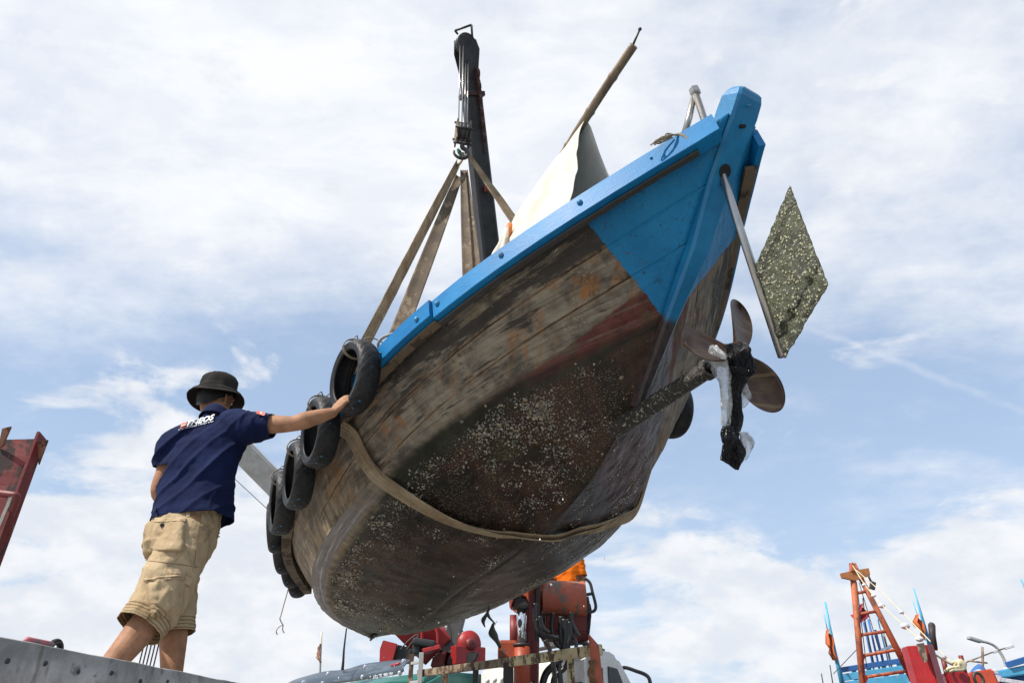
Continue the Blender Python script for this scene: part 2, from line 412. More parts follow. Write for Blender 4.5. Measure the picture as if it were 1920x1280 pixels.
    k = N.mix(N.m('MULTIPLY', redm, .9), k, redc)
    # ---- blue stern
    lim_p = N.m('ADD', .70, N.m('MULTIPLY', N.m('SUBTRACT', z, .75), -.28))
    lim_s = N.m('ADD', .70, N.m('MULTIPLY', N.m('SUBTRACT', z, .70), -.63))
    port = N.ss(y, -.03, .0)
    lim = N.m('ADD', N.m('MULTIPLY', lim_p, port), N.m('MULTIPLY', lim_s, N.m('SUBTRACT', 1.0, port)))
    lim = N.m('ADD', lim, N.m('ADD', N.m('MULTIPLY', N.m('SUBTRACT', nf, .5), .035), N.m('MULTIPLY', cs, .03)))
    blue = N.m('MULTIPLY', N.ss(x, lim, N.m('SUBTRACT', lim, .006)), N.ss(v, .512, .503))
    bc = N.mix(N.ss(nb, .3, .7), (.007, .150, .335), (.012, .205, .425))
    bc = N.mix(N.m('MULTIPLY', N.ss(N.noise(o, 34, 5, .7), .61, .67), .75), bc, (.03, .04, .042))
    bc = N.mix(N.m('MULTIPLY', N.ss(N.noise(o, 11, 7, .7, .6), .60, .70), .5), bc, (.012, .07, .15))
    bc = N.mix(N.m('MULTIPLY', N.m('MULTIPLY', N.ss(N.noise(o, 16, 7, .72, .3), .64, .67), N.ss(x, .25, .62)), .85), bc, (.085, .075, .062))
    bc = N.mix(N.m('MULTIPLY', N.ss(N.noise(N.mapv(o, (20, 20, 3)), 1, 6, .7), .60, .72), .35), bc, (.07, .25, .42))
    # a rusty run under the mooring eye
    ru = N.ss(N.m('ABSOLUTE', N.m('SUBTRACT', N.m('ADD', N.m('SUBTRACT', x, N.m('MULTIPLY', N.m('SUBTRACT', 1.15, z), .28)), N.m('MULTIPLY', cs, .12)), .03)), .045, .004)
    ru = N.m('MULTIPLY', N.m('MULTIPLY', ru, N.ss(z, .88, 1.2)), N.ss(N.noise(N.mapv(o, (30, 30, 5)), 1, 5, .7), .42, .62))
    bc = N.mix(N.m('MULTIPLY', N.m('MULTIPLY', ru, port), .85), bc, (.05, .045, .015))
    k = N.mix(blue, k, bc)
    # gloss: dry above, wet below
    wet = N.m('MULTIPLY', N.m('MAXIMUM', dark, band), N.m('SUBTRACT', 1.0, blue))
    gl = N.ss(y, .05, -.04); ro = N.m('ADD', .74, N.m('MULTIPLY', wet, N.m('ADD', -.28, N.m('MULTIPLY', gl, -.04)))); ro = N.m('ADD', ro, N.m('MULTIPLY', N.m('SUBTRACT', nm, .5), .5))
    ro = N.m('ADD', ro, N.m('MULTIPLY', blue, -.24))
    ro = N.m('MAXIMUM', ro, .16)
    h = N.m('ADD', N.m('MULTIPLY', nf, .5), N.m('MULTIPLY', fib, .35)); h = N.m('ADD', h, N.m('MULTIPLY', seam, -1.3))
    h = N.m('ADD', h, N.m('MULTIPLY', N.m('MULTIPLY', blue, N.noise(o, 30, 4, .6)), 1.4)); h = N.m('ADD', h, N.m('MULTIPLY', shell, .9)); h = N.m('ADD', h, N.m('MULTIPLY', nm, .8)); h = N.m('ADD', h, N.m('MULTIPLY', N.m('MULTIPLY', streak, wet), .4))
    nr = N.bump(h, .55, .010)
    return finish(N, k, ro, 0, nr, N.m('ADD', .22, N.m('MULTIPLY', band, .3)))
M_hull = hull_material()

# hull skin
def step_off(s, v):           # the sheathing of the bottom stands proud of the planking, with a ridge along the bilge
    a = 0.0
    if .47 < v < .56 and s > .26: a += .020 * math.exp(-((v - .503) / .007) ** 2) * min(1, (s - .26) / .15)
    if v >= .5 and s > .26: a += .016 * min(1, (s - .26) / .14)
    return a
NSg, NV = 150, 64
hb_ = MB()
vs_ = np.linspace(0, 1, NSg); vv_ = np.concatenate([np.linspace(0, .5, NV // 2, endpoint=False), np.linspace(.5, 1, NV // 2)])
for side in (1, -1):
    P, U = [], []
    for s in vs_:
        row, ur = [], []
        for v in vv_:
            p = hullpt(s, v, side); n = hullnrm(s, v, side)
            dsp = .006 * fbm(p, 3.5) + .003 * fbm(p, 14)
            if v > .5: dsp += .006 * fbm(p + Vector((9, 0, 0)), 9)
            dsp += step_off(s, v)
            edge = min(1, s / .03) * min(1, (1 - v) / .04) * min(1, v / .03)
            row.append(p + n * dsp * edge); ur.append((s, v))
        P.append(row); U.append(ur)
    hb_.grid(P, 0, uvs=U)
    if side == 1: Pport = P
    else: Pstar = P
bowrows, bu = [], []
for k in range(9):              # the round of the bow, joining port to starboard
    a = k / 8; row, ur = [], []
    for j, v in enumerate(vv_):
        p, q = Pport[-1][j], Pstar[-1][j]; c = p.lerp(q, a); c = c + Vector((math.sin(math.pi * a) * p.y * .55, 0, 0)); row.append(c); ur.append((1.0, v))
    bowrows.append(row); bu.append(ur)
hb_.grid(bowrows, 0, uvs=bu)
hb_.v = [B(p) for p in hb_.v]
hull = hb_.build('hull', M_hull, boat)
mod = hull.modifiers.new('thick', 'SOLIDIFY'); mod.thickness = .04; mod.offset = -1

# deck inside, a hand below the rail
M_deck = paint('deck_boards', (.02, .2, .38), .6, (.2, .17, .13), 7, .5)
dk = MB(); rows = []
for s in np.linspace(.03, .98, 40):
    g = hullpt(s, 0); rows.append([B((g.x + .15 * (1 - s), y * max(0, g.y * .86 - .09), g.z - .14)) for y in np.linspace(-1, 1, 9)])
dk.grid(rows, 0); dk.build('deck', M_deck, boat)

# ---- gunwale boards
def blue_wood():
    N = mat('gunwale_blue'); o = N.obj
    a = N.noise(o, 3, 6, .6); b = N.noise(N.mapv(o, (5, 26, 60)), 1.0, 6, .65)
    k = N.mix(N.ss(a, .3, .7), (.002, .118, .31), (.004, .178, .41))
    k = N.mix(N.m('MULTIPLY', N.ss(b, .56, .72), .30), k, (.045, .29, .53))
    k = N.mix(N.m('MULTIPLY', N.ss(N.noise(o, 30, 6, .7), .66, .72), .8), k, (.10, .085, .06))
    k = N.mix(N.m('MULTIPLY', N.ss(N.noise(o, 9, 6, .7, .5), .64, .72), .45), k, (.012, .11, .27))
    fine = N.noise(N.mapv(o, (150, 150, 150)), 1.0, 2, .5)
    return finish(N, k, N.m('ADD', .34, N.m('MULTIPLY', a, .25)), 0, N.bump(N.m('ADD', b, N.m('MULTIPLY', fine, .5)), .32, .004), .22)
M_blue = blue_wood()
M_rub = paint('bare_strake', (.13, .09, .055), .75, (.05, .035, .025), 6, .52, .5)
def railpt(s, side, out, dz):
    e = .004; a = hullpt(max(0, s - e), 0, side); b = hullpt(min(1, s + e), 0, side); t = (b - a); t.z = 0; t.normalize()
    n = Vector((t.y, -t.x, 0)); n = n if n.y * side > 0 else -n
    return hullpt(s, 0, side) + n * out + Vector((0, 0, dz))
def rail(s0, s1, side, out0, out1, z0, z1, name, m, n=46, wob=.0):
    P = []
    for s in np.linspace(s0, s1, n):
        lift = (.115 * min(1, s / .09) ** .8) if side < 0 else 0.0
        q = lift + wob * fbm((s * 40, side, 0), 1); q2 = lift + wob * fbm((s * 40, side, 7), 1)
        P.append([B(railpt(s, side, o_, z_)) for o_, z_ in ((out0, z0 + q), (out1 - .004, z0 + q), (out1, z0 + q + .004), (out1, z1 + q2 - .006), (out1 - .006, z1 + q2), (out0, z1 + q2), (out0, z0 + q))])
    m_ = MB().grid(P, 0); L = len(P[0])
    m_.add(P[0][:-1], [list(range(L - 1))], 0, False); m_.add(P[-1][:-1], [list(range(L - 1))], 0, False)
    for i in range(len(m_.sm)): m_.sm[i] = False
    return m_.build(name, m, boat)
rail(.012, .268, 1, -.03, .052, -.125, .008, 'gunwale', M_blue, 50, .002)
rail(.269, .60, 1, -.03, .075, -.118, .004, 'gunwale', M_blue, 60, .002)
rail(.601, .99, 1, -.03, .045, -.125, -.01, 'bow_wale', M_rub, 60, .006)
rail(.004, .268, -1, -.02, .016, -.125, .008, 'gunwale', M_blue, 40, .002)
rail(.269, .99, -1, -.05, -.012, -.118, .004, 'gunwale', M_blue, 60, .002)
rail(.03, .268, 1, -.02, .016, -.140, -.126, 'rubbing_strake', M_dark, 50, .004)
rail(.269, .60, 1, -.02, .036, -.134, -.119, 'rubbing_strake', M_rub, 90, .004)
rail(.022, .285, -1, -.07, -.006, -.150, -.126, 'rubbing_strake', M_rub, 60, .006)
rail(.285, .80, 1, -.135, -.075, .02, .105, 'bulwark_board', M_blue, 50, .002)
rail(.285, .80, -1, -.135, -.075, .02, .105, 'bulwark_board', M_blue, 40, .002)
# round-headed bolts
for (px, py, s) in ((1093, 397, .121), (949, 497, .193), (826, 580, .262), (798, 603, .284), (1222, 323, .062), (741, 668, .335)):
    p = railpt(s, 1, .052 if s < .268 else .075, -.05 - (.02 if s > .268 else 0)); n = (railpt(s, 1, 1, 0) - railpt(s, 1, 0, 0)).normalized()
    r = .008 if s in (.062, .335) else .016
    MB().ball(B(p + n * .002), r, scale=(1, 1, 1)).build('bolt', M_bolt, boat)

# ---- stern post
post = MB(); ctr = []
line = [(-.245, 1.455, .060, .072), (-.228, 1.49, .052, .07), (-.155, 1.36, .090, .085), (-.10, 1.30, .095, .085), (.10, 1.135, .085, .08), (.4, .905, .07, .058), (.695, .690, .05, .043), (.85, .57, .042, .036), (.975, .475, .035, .03), (1.10, .37, .03, .026)]
line = [(-.247, 1.446, .012, .050), (-.243, 1.443, .034, .066), (-.233, 1.434, .052, .078), (-.21, 1.412, .064, .084), (-.15, 1.362, .068, .085), (-.075, 1.30, .066, .085), (.115, 1.155, .060, .078)] + line[5:]
rows = []
pts = [Vector((a, 0, b)) for a, b, _, _ in line]
for i, (a, b, h, wd) in enumerate(line):
    t = (pts[min(i + 1, len(pts) - 1)] - pts[max(i - 1, 0)]).normalized(); n = Vector((t.z, 0, -t.x))  # aft/down side
    if n.x > 0: n = -n
    c = pts[i] - n * h * .35; ch = .014
    ring = [(n * h, wd - ch), (n * (h - ch), wd), (n * -h, wd), (n * -h, -wd), (n * (h - ch), -wd), (n * h, -wd + ch)]
    rows.append([B(c + q + Vector((0, yy, 0)) + Vector((.004 * fbm((a * 9, k, 1)), .004 * fbm((a * 9, k, 5)), 0))) for k, (q, yy) in enumerate(ring + ring[:1])])
post.grid(rows, 0, smooth=False); post.add(rows[0][:-1], [list(range(6))], 0, False)
def post_mat():
    N = mat('sternpost_paint'); o = N.obj; x, y, z = N.sep(o)
    a = N.noise(o, 6, 6, .65); b = N.noise(o, 25, 6, .7)
    k = N.mix(N.ss(a, .3, .7), (.007, .145, .32), (.012, .205, .42))
    k = N.mix(N.m('MULTIPLY', N.ss(b, .63, .70), .7), k, (.03, .035, .035))
    low = N.ss(N.m('ADD', x, N.m('MULTIPLY', N.m('SUBTRACT', a, .5), .1)), .66, .72)
    k = N.mix(low, k, N.mix(N.ss(b, .4, .6), (.02, .016, .014), (.06, .035, .03)))
    return finish(N, k, .42, 0, N.bump(N.m('ADD', a, b), .35, .006))
post.build('stern_post', post_mat(), boat)
hp = onplane(1353, 322, 0); tdir = (Vector((.209, 0, .1)) - Vector((.006, 0, 1.823))).normalized()
# black disc standing in for the darkness inside the rudder stock hole
pn = Vector((-.64, 0, -.77)).normalized()
hole = MB(); q = pn.to_track_quat('Z', 'Y').to_matrix().to_4x4()
hole.lathe([(.001, .0), (.026, .0), (.036, .003), (.036, -.04)], Matrix.Translation(B(hp + pn * .034 + Vector((0, .008, 0)))) @ (Rb.to_4x4() @ q), 20)
hole.build('stock_hole_disc', M_black, boat)
for px, py, r in ((1397, 198, .006), (1385, 237, .011), (1382, 182, .008)):
    e = MB(); p = onplane(px, py, .02); 
    e.lathe([(.0005, .006), (r, .006), (r, -.02)], Matrix.Translation(B(Vector((p.x, .015, p.z)) + pn * .03)) @ (Rb.to_4x4() @ q), 12); e.build('bolt', M_black if r > .008 else M_bolt, boat)

# ---- rudder
def crust(name, base, shell_c, scale, dens):
    N = mat(name); o = N.obj
    a = N.noise(o, 8, 7, .65); b = N.voro(o, scale, 'F1', 0); c = N.noise(o, scale * .9, 6, .7)
    k = N.mix(N.ss(a, .35, .65), base, tuple(x * 2.4 for x in base))
    m_ = N.m('MULTIPLY', N.ss(b, .42, .2), N.ss(N.noise(o, 11, 5, .65), dens, dens + .12))
    k = N.mix(N.m('MULTIPLY', m_, .85), k, shell_c); k = N.mix(N.m('MULTIPLY', N.ss(c, .55, .68), .8), k, (.015, .018, .010))
    k = N.mix(N.m('MULTIPLY', N.ss(N.noise(o, 60, 4, .7), .57, .64), .75), k, (.50, .48, .36))
    return finish(N, k, N.m('ADD', .25, N.m('MULTIPLY', c, .5)), 0, N.bump(N.m('ADD', N.m('MULTIPLY', c, 1.2), m_), .9, .012))
M_crust = crust('fouled_plate', (.022, .025, .010), (.46, .44, .26), 56, .39)
rud = MB(); cor = [Vector((-.182, 0, .763)), Vector((-.117, 0, .209)), Vector((.209, 0, .039)), Vector((.133, 0, .54))]
cor = [onplane(1481, 348, 0), onplane(1553, 534, 0), onplane(1471, 672, 0), onplane(1417, 498, 0)]
R0, R1 = [], []
nR = 40
for side in (1, -1):
    P = []
    for i in range(nR + 1):
        row = []
        for j in range(nR + 1):
            a, b = i / nR, j / nR; p = (cor[0] * (1 - a) + cor[1] * a) * (1 - b) + (cor[3] * (1 - a) + cor[2] * a) * b
            edge = min(a, b, 1 - a, 1 - b) * 20; th = .013 * min(1, max(edge, 0.15)) + .008 * fbm(p * 24 + Vector((0, side, 0)), 1, 5) * min(1, edge)
            for c0 in (.16, .80):
                th += .022 * math.exp(-((a - c0) / .018) ** 2) * min(1, edge)
            jit = .005 * fbm(p * 34, 1, 4) if min(a, b, 1 - a, 1 - b) == 0 else 0
            row.append(B(p + Vector((jit, side * max(th, .002), jit))))
        P.append(row)
    rud.grid(P, 0)
P0 = [B(c) for c in cor]
rudo = thing_part = rud.build('rudder', M_crust, boat)
st0 = onplane(1303, 172, 0); st1 = onplane(1462, 655, 0)
MB().tube([B(st0), B(st0.lerp(st1, .36)), B(st1.lerp(st0, -.02))], [.019, .02, .018], 14).build('rudder_stock', M_steel, rudo)
knob = MB(); ax = (st0 - st1).normalized(); qq = (Rb @ ax).to_track_quat('Z', 'Y').to_matrix().to_4x4()
knob.lathe([(.001, .032), (.024, .030), (.031, .018), (.031, -.018), (.022, -.026), (.001, -.026)], Matrix.Translation(B(st0)) @ qq, 6)
for i in range(len(knob.sm)): knob.sm[i] = False
knob.build('stock_cap', M_steel, rudo)
til = [B(st0), B(onplane(1292, 222, .02)), B(onplane(1278, 270, .03))]
MB().tube(til, [.016, .019, .019], 12).build('tiller_arm', M_steel, rudo)

# ---- stern tube, shaft, propeller
hub = onplane(1376, 662, 0); tb1 = onplane(1322, 696, 0)
axis = (hub - tb1).normalized()
tb0 = onplane(1205, 772, -.0); tbm = onplane(1110, 850, -.0)
M_tube = crust('fouled_tube', (.014, .011, .008), (.30, .26, .17), 40, .60)
tm = MB(); pts = bez([B(tb1), B(tb1.lerp(tb0, .5)), B(tb0), B(tb0.lerp(tbm, .4) + Vector((0, 0, .02))), B(tb0.lerp(tbm, .9) + Vector((0, 0, .07)))], 6)
tm.tube(pts, [.044 + .010 * (i / len(pts)) + .004 * fbm(p, 16) for i, p in enumerate(pts)], 18)
tm.lathe([(.0465, 0), (.052, .004), (.052, .028), (.030, .030), (.028, .0)], Matrix.Translation(B(tb1)) @ (Rb @ axis).to_track_quat('Z', 'Y').to_matrix().to_4x4(), 18)
tm.build('stern_tube', M_tube, boat)
MB().tube([B(tb1), B(hub + axis * .06)], .020, 12).build('propeller_shaft', M_steel, boat)
def bronze():
    N = mat('worn_bronze'); o = N.obj
    a = N.noise(o, 9, 7, .65, .5); b = N.noise(N.mapv(o, (3, 3, 40)), 1, 5, .6)
    k = N.mix(N.ss(a, .3, .7), (.045, .027, .020), (.115, .068, .045)); k = N.mix(N.m('MULTIPLY', N.ss(b, .5, .7), .4), k, (.30, .19, .10))
    k = N.mix(N.m('MULTIPLY', N.ss(N.noise(o, 30, 5, .7), .6, .72), .5), k, (.03, .025, .022))
    return finish(N, k, N.m('ADD', .22, N.m('MULTIPLY', a, .3)), .75, N.bump(N.m('ADD', a, b), .12, .004))
M_bronze = bronze()
prop = MB(); pq = (Rb @ axis).to_track_quat('Z', 'Y').to_matrix().to_4x4()
prop.lathe([(.001, .075), (.025, .07), (.042, .04), (.05, 0), (.05, -.05), (.043, -.07), (.001, -.07)], Matrix.Translation(B(hub)) @ pq, 20)
propo = prop.build('propeller', M_bronze, boat)
e1 = axis.cross(Vector((0, 1, 0))).normalized(); e2 = axis.cross(e1)
RP = .325; PSGN = 1
def tip(th): return hub + (e1 * math.cos(th) + e2 * math.sin(th)) * RP
tg = ((1402, 562), (1272, 636), (1470, 762))
best = min((sum(min((proj(B(tip(t0 + k * 2.0944)))[0] - g[0]) ** 2 + (proj(B(tip(t0 + k * 2.0944)))[1] - g[1]) ** 2 for k in range(3)) for g in tg), t0) for t0 in np.linspace(0, 2.0944, 60))
print('prop fit', best, [proj(B(tip(best[1] + k * 2.0944)))[:2] for k in range(3)])
for kb in range(3):
    th = best[1] + kb * 2.0944; er = e1 * math.cos(th) + e2 * math.sin(th); et = axis.cross(er)
    bl = MB(); front, back = [], []
    for i in range(25):
        q = math.sin(math.pi / 2 * i / 24); r = .035 + (RP - .035) * q
        wdt =   .108 * math.sqrt(max(0, 1 - ((q - .58) / .42) ** 2)) if q > .58 else .034 + .074 * (1 - (1 - q / .58) ** 2)
        pitch = PSGN * math.radians(30 - 20 * q); fr, bk = [], []
        for j in range(13):
            c = -1 + 2 * j / 12; thk = .007 * (1 - .7 * q) * (1 - c * c) + .0008
            pos = er * r + (et * math.cos(pitch) + axis * math.sin(pitch)) * (c * wdt + .012 * q); nn_ = (-et * math.sin(pitch) + axis * math.cos(pitch))
            pos = hub + pos + nn_ * (.018 * c * c)
            fr.append(B(pos + nn_ * thk)); bk.append(B(pos - nn_ * thk))
        front.append(fr); back.append(bk)
    bl.grid([f + b[::-1] + f[:1] for f, b in zip(front, back)], 0)
    bl.build('blade', M_bronze, propo)

# ---- barnacles: real little shells on the fouled bottom, far too many to count
rng = np.random.default_rng(5)
bar = MB()
def shell(p, n, r, h, ang):
    u = n.orthogonal().normalized(); w_ = n.cross(u); vs = []
    for rad, hh in ((r, -.001), (r * .5, h), (r * .28, h * .55)):
        for k in range(6):
            a = ang + k * math.pi / 3; vs.append(p + (u * math.cos(a) + w_ * math.sin(a)) * rad * (1 + .2 * math.sin(k * 2.3 + ang)) + n * hh)
    fs = [[i * 6 + k, i * 6 + (k + 1) % 6, (i + 1) * 6 + (k + 1) % 6, (i + 1) * 6 + k] for i in range(2) for k in range(6)] + [[12 + k for k in range(6)]]
    bar.add(vs, fs, int(rng.integers(0, 3)), False)
cnt = 0
while cnt < 9500:
    s = rng.uniform(.015, .97); v = rng.uniform(.50, .985); side = 1 if rng.random() < .70 else -1
    p = hullpt(s, v, side)
    dn = fbm(p, 1.3, 3) * .40 + fbm(p, 7, 4) * .42 + .13
    up = .60 if s < .16 else (.555 if s < .35 else .575)
    dn += .44 * math.exp(-((v - up - .045) / .05) ** 2) * (1 if .2 < s < .75 else .3)
    if v < up: dn -= .55
    if s < .07 and .78 < v < .97: dn += .18
    if s > .80: dn -= .12
    if v > .72: dn -= .06
    if .1 < s < .3 and v < .62: dn -= .15
    if dn < rng.uniform(.1, .8): continue
    n = hullnrm(s, v, side); r = float(np.clip(rng.lognormal(-5.55, .42), .0018, .0092)); r *= .8 + .35 * min(1, max(0, dn))
    shell(B(p + n * (.001 + step_off(s, v))), Rb @ n, r, r * rng.uniform(.4, .9), rng.uniform(0, 6)); cnt += 1
# a few larger loose shells
for s, v, r in ((.17, .60, .013), (.21, .535, .012), (.135, .60, .010), (.055, .79, .013), (.245, .535, .011), (.1, .57, .008), (.06, .66, .008), (.32, .515, .009), (.12, .66, .008)):
    shell(B(hullpt(s, v) + hullnrm(s, v) * step_off(s, v)), Rb @ hullnrm(s, v), r, r * .5, s * 90)
M_sh = [paint('shell_pale', (.47, .43, .35), .6, None, 60), paint('shell_grey', (.20, .19, .17), .6, None, 60), paint('shell_tan', (.31, .25, .16), .6, None, 60)]
bo = bar.build('barnacles', M_sh, boat); bo['kind'] = 'stuff'
# ================================================================ tyres hung along the port side
def tyre_mat():
    N = mat('tyre_rubber'); u, v, _ = N.sep(N.uv); o = N.obj
    a = N.noise(o, 9, 6, .6)
    k = N.mix(N.ss(a, .35, .7), (.006, .006, .007), (.018, .018, .019))
    dust = N.m('MULTIPLY', N.ss(N.noise(o, 5, 5, .65), .48, .72), .35); k = N.mix(dust, k, (.07, .065, .06))
    vc = N.m('ABSOLUTE', N.m('SUBTRACT', v, .5))
    sp = N.m('MULTIPLY', N.m('MULTIPLY', N.ss(N.noise(o, 13, 5, .7, .6), .655, .69), N.ss(vc, .28, .24)), .9); k = N.mix(sp, k, (.03, .22, .42))
    return finish(N, k, N.m('ADD', .38, N.m('MULTIPLY', a, .3)), 0, N.bump(N.noise(o, 45, 5, .65), .35, .003), .3)
M_tyre = tyre_mat()
M_twine0 = paint('tie_twine', (.26, .21, .15), .9, None, 60, .5, .5, .3)
OD, TW = .222, .066
def tyre_mesh():
    prof = []                       # (radius, axial) from one bead round the tread to the other bead
    KP = 48
    for k in range(KP + 1):
        th = (-1 + 2 * k / KP) * math.radians(128)
        z = TW * math.sin(th) if abs(th) < math.pi / 2 else TW * (1 if th > 0 else -1) * (1 - .14 * (abs(th) - math.pi / 2))
        r = OD - .034 * (1 - math.cos(th)) if abs(th) < math.pi / 2 else OD - .034 - .050 * math.sin(abs(th) - math.pi / 2)
        prof.append((r, z, th))
    n = 240; P, U = [], []
    for i in range(n + 1):
        u = (i % n) / n; a = 2 * math.pi * u; row = []
        for r, z, th in prof:
            g = 0.0; c = abs(th)
            if c < 1.45:
                ph = u * 24 + c * 1.25 + (.5 if th > 0 else 0); f = abs(ph % 1 - .5)
                if c > .10 and f < .075: g = .0030
                ph2 = u * 24 - c * .9 + (.25 if th > 0 else .75); f2 = abs(ph2 % 1 - .5)
                if .35 < c < .95 and f2 < .06: g = .0026
                if .95 < c < 1.0: g += .002
            elif c < 1.6: g = -.0015
            elif 1.85 < c < 1.92: g = -.0012
            rr_ = r - g * math.cos(min(c, 1.4)); zz = z - g * math.sin(th) * .8
            row.append(Vector((rr_ * math.cos(a), rr_ * math.sin(a), zz)))
        for r, z, th in prof[::-3]:
            r2 = r - .006 if abs(z) > TW * .85 else r - .016; row.append(Vector((r2 * math.cos(a), r2 * math.sin(a), z * .82)))
        row.append(row[0]); P.append(row); U.append([(i / n, min(1, j / KP)) for j in range(len(row))])
    return P, U
def find_tyre(px, py, out):
    best = None
    for s in np.linspace(.25, .99, 150):
        for dz in np.linspace(-.25, .20, 46):
            p = railpt(s, 1, out, dz); x, y, t = proj(B(p)); e = (x - px) ** 2 + (y - py) ** 2
            if best is None or e < best[0]: best = (e, s, dz, p, t)
    return best
TL = ['motorcycle tyre with a hand gripping its rim, nearest of the tyres along the rail', 'black tyre half covered by the outstretched forearm, second down the rail',
      'worn tyre below the forearm, third along the rail and beside the blue patch of hull', 'tyre seen mostly from its tread, overlapping the end of the grey boom', 'tyre hanging by the grey boom end, partly behind the tread of a nearer tyre',
      'small dark tyre low on the bow, showing only a slice of tread', 'tyre near the bow with the thin loose rope hanging from it', 'last tyre at the bow, lowest of the row and mostly hidden']
TP = [(664, 706, .135), (599, 809, .125), (561, 890, .12), (530, 942, .12), (519, 987, .12), (531, 1030, .13), (545, 1058, .13), (560, 1078, .13)]
tyre_proto = None; TY = []
for i, (px, py, out) in enumerate(TP):
    e, s, dz, p, t = find_tyre(px, py, out)
    n = (railpt(s, 1, 1, 0) - railpt(s, 1, 0, 0)).normalized(); n = (n + Vector((.05 if i < 3 else .03, 0, -.08))).normalized()
    q = (Rb @ n).to_track_quat('Z', 'Y').to_matrix().to_4x4(); M = Matrix.Translation(B(p)) @ q
    if tyre_proto is None:
        tyre_proto = thing('tyre', (0, 0, 0), TL[0], 'tyre', 'tyres hung along the port side of the boat')
        P, U = tyre_mesh(); MB().grid(P, 0, uvs=U).build('tyre_casing', M_tyre, tyre_proto); o = tyre_proto
        tie = MB(); cy = OD - .042
        for k in range(2):
            tie.tube([Vector((.012 * k - .006 + .004 * math.sin(a * 2), cy + .062 * math.sin(a), .080 * math.cos(a))) for a in np.linspace(0, 2 * math.pi, 21)], .0038, 7, caps=False)
        tie.tube(bez([Vector((.0, cy + .06, -.03)), Vector((.01, cy + .09, -.07)), Vector((.0, cy + .10, -.13)), Vector((.0, cy + .08, -.20))], 6), .0038, 7)
        tie.tube(bez([Vector((.006, cy + .062, -.01)), Vector((.03, cy + .075, .01)), Vector((.045, cy + .05, .03))], 6), .0035, 7); tie.build('tie_rope', M_twine0, tyre_proto)
    else:
        o = copy_tree(tyre_proto); o['label'] = TL[i]
    o.matrix_world = M; TY.append((M, s, p, n, t))
    print('tyre', i, 's', round(s, 3), 'dz', round(dz, 3), 'err', round(e ** .5, 1), 't', round(t, 2))
# one more on the far side
ts = thing('tyre', (0, 0, 0), 'single tyre hanging on the far side of the hull below the propeller shaft', 'tyre', 'tyre on the starboard side of the boat')
p = railpt(.348, -1, .045, .10); n = (railpt(.345, -1, 1, 0) - railpt(.345, -1, 0, 0)).normalized()
for ch in tyre_proto.children: c = ch.copy(); col.objects.link(c); c.parent = ts
ts.matrix_world = Matrix.Translation(B(p)) @ (Rb @ n).to_track_quat('Z', 'Y').to_matrix().to_4x4()
# ties
M_twine = paint('grey_twine', (.42, .38, .33), .9, None, 60, .5, .5, .3)
def ropething(name, pts, r, m, label, cat='rope', group=None, n=8, extra=(), er=None):
    mb = MB().tube(bez(pts, 10), r, n)
    for e in extra: mb.tube(bez(e, 10), er or r, n)
    return tag(recenter(mb.build(name, m)), label, cat, group)
a = B(railpt(.315, 1, -.08, .10)); b = B(railpt(.355, 1, -.08, .10))
ropething('rope_loop', [a, W(735, 626, 4.0), W(716, 634, 4.0), W(709, 645, 4.0), W(714, 655, 4.02), b], .009, M_twine, 'short pale rope loop standing up from the bulwark beside the big tyre')
te = find_tyre(548, 1058, .12)[4]
ropething('loose_rope', [W(544, 1070, te - .1), W(541, 1100, te - .1), W(533, 1130, te - .1), W(527, 1152, te - .1), W(525, 1160, te - .1), W(531, 1172, te - .1)], .005, M_twine,
          'thin grey rope dangling from the bow tyres and ending in a knot', extra=[[W(531, 1171, te - .1), W(524, 1174, te - .1), W(518, 1182, te - .1), W(520, 1189, te - .1)], [W(531, 1171, te - .1), W(530, 1180, te - .1), W(533, 1186, te - .1)]])
# bunch of line on the quarter
tq = 3.42
loops = []
for k in range(4):
    random.seed(k); j = lambda: random.uniform(-6, 6)
    loops.append([W(1287 + j() * .4, 262, tq), W(1270, 252 + j() * .5, tq - .02), W(1255 + j(), 256 + j(), tq - .04), W(1240 + j(), 262 + j(), tq - .05), W(1226 + j(), 268 + j(), tq - .05), W(1236 + j(), 268 + j(), tq - .03), W(1256 + j(), 258 + j() * .5, tq - .02)])
ropething('mooring_line', [W(1270, 252, tq), W(1280, 254, tq - .03), W(1288, 262, tq - .05), W(1291, 272, tq - .05), W(1288, 279, tq - .02)], .008, M_rope, 'frayed tan mooring line knotted round an eye on the blue quarter', extra=loops, er=.0035)
for L in ():
    pass
sw = MB()                       # weed hanging under the keel
def strip(p0, p1, wd, m=8, seed=0):
    rows = []
    for i in range(m + 1):
        a = i / m; p = p0.lerp(p1, a) + Vector((.02 * math.sin(a * 5 + seed), .02 * math.cos(a * 4 + seed), 0)); wv = wd * (math.sin(math.pi * (.06 + .94 * a)) ** .7 + .12) * (1 + .25 * math.sin(a * 11 + seed)); 
        rows.append([p + Vector((-wv, 0, 0)), p + Vector((0, -.012, 0)), p + Vector((wv, .004, .01)), p + Vector((0, .004, 0)), p + Vector((-wv, 0, 0))])
    sw.grid(rows, 0)
tk = 5.2
strip(W(912, 1136, tk), W(911, 1176, tk), .016, 9, 1); strip(W(912, 1134, tk), W(926, 1170, tk), .009, 6, 2); strip(W(925, 1168, tk), W(933, 1216, tk), .024, 10, 3)
M_weed = paint('wet_weed', (.022, .024, .016), .35, None, 30)
tag(recenter(sw.build('hanging_weed', M_weed)), 'dark ragged strips of weed hanging below the keel', 'seaweed')

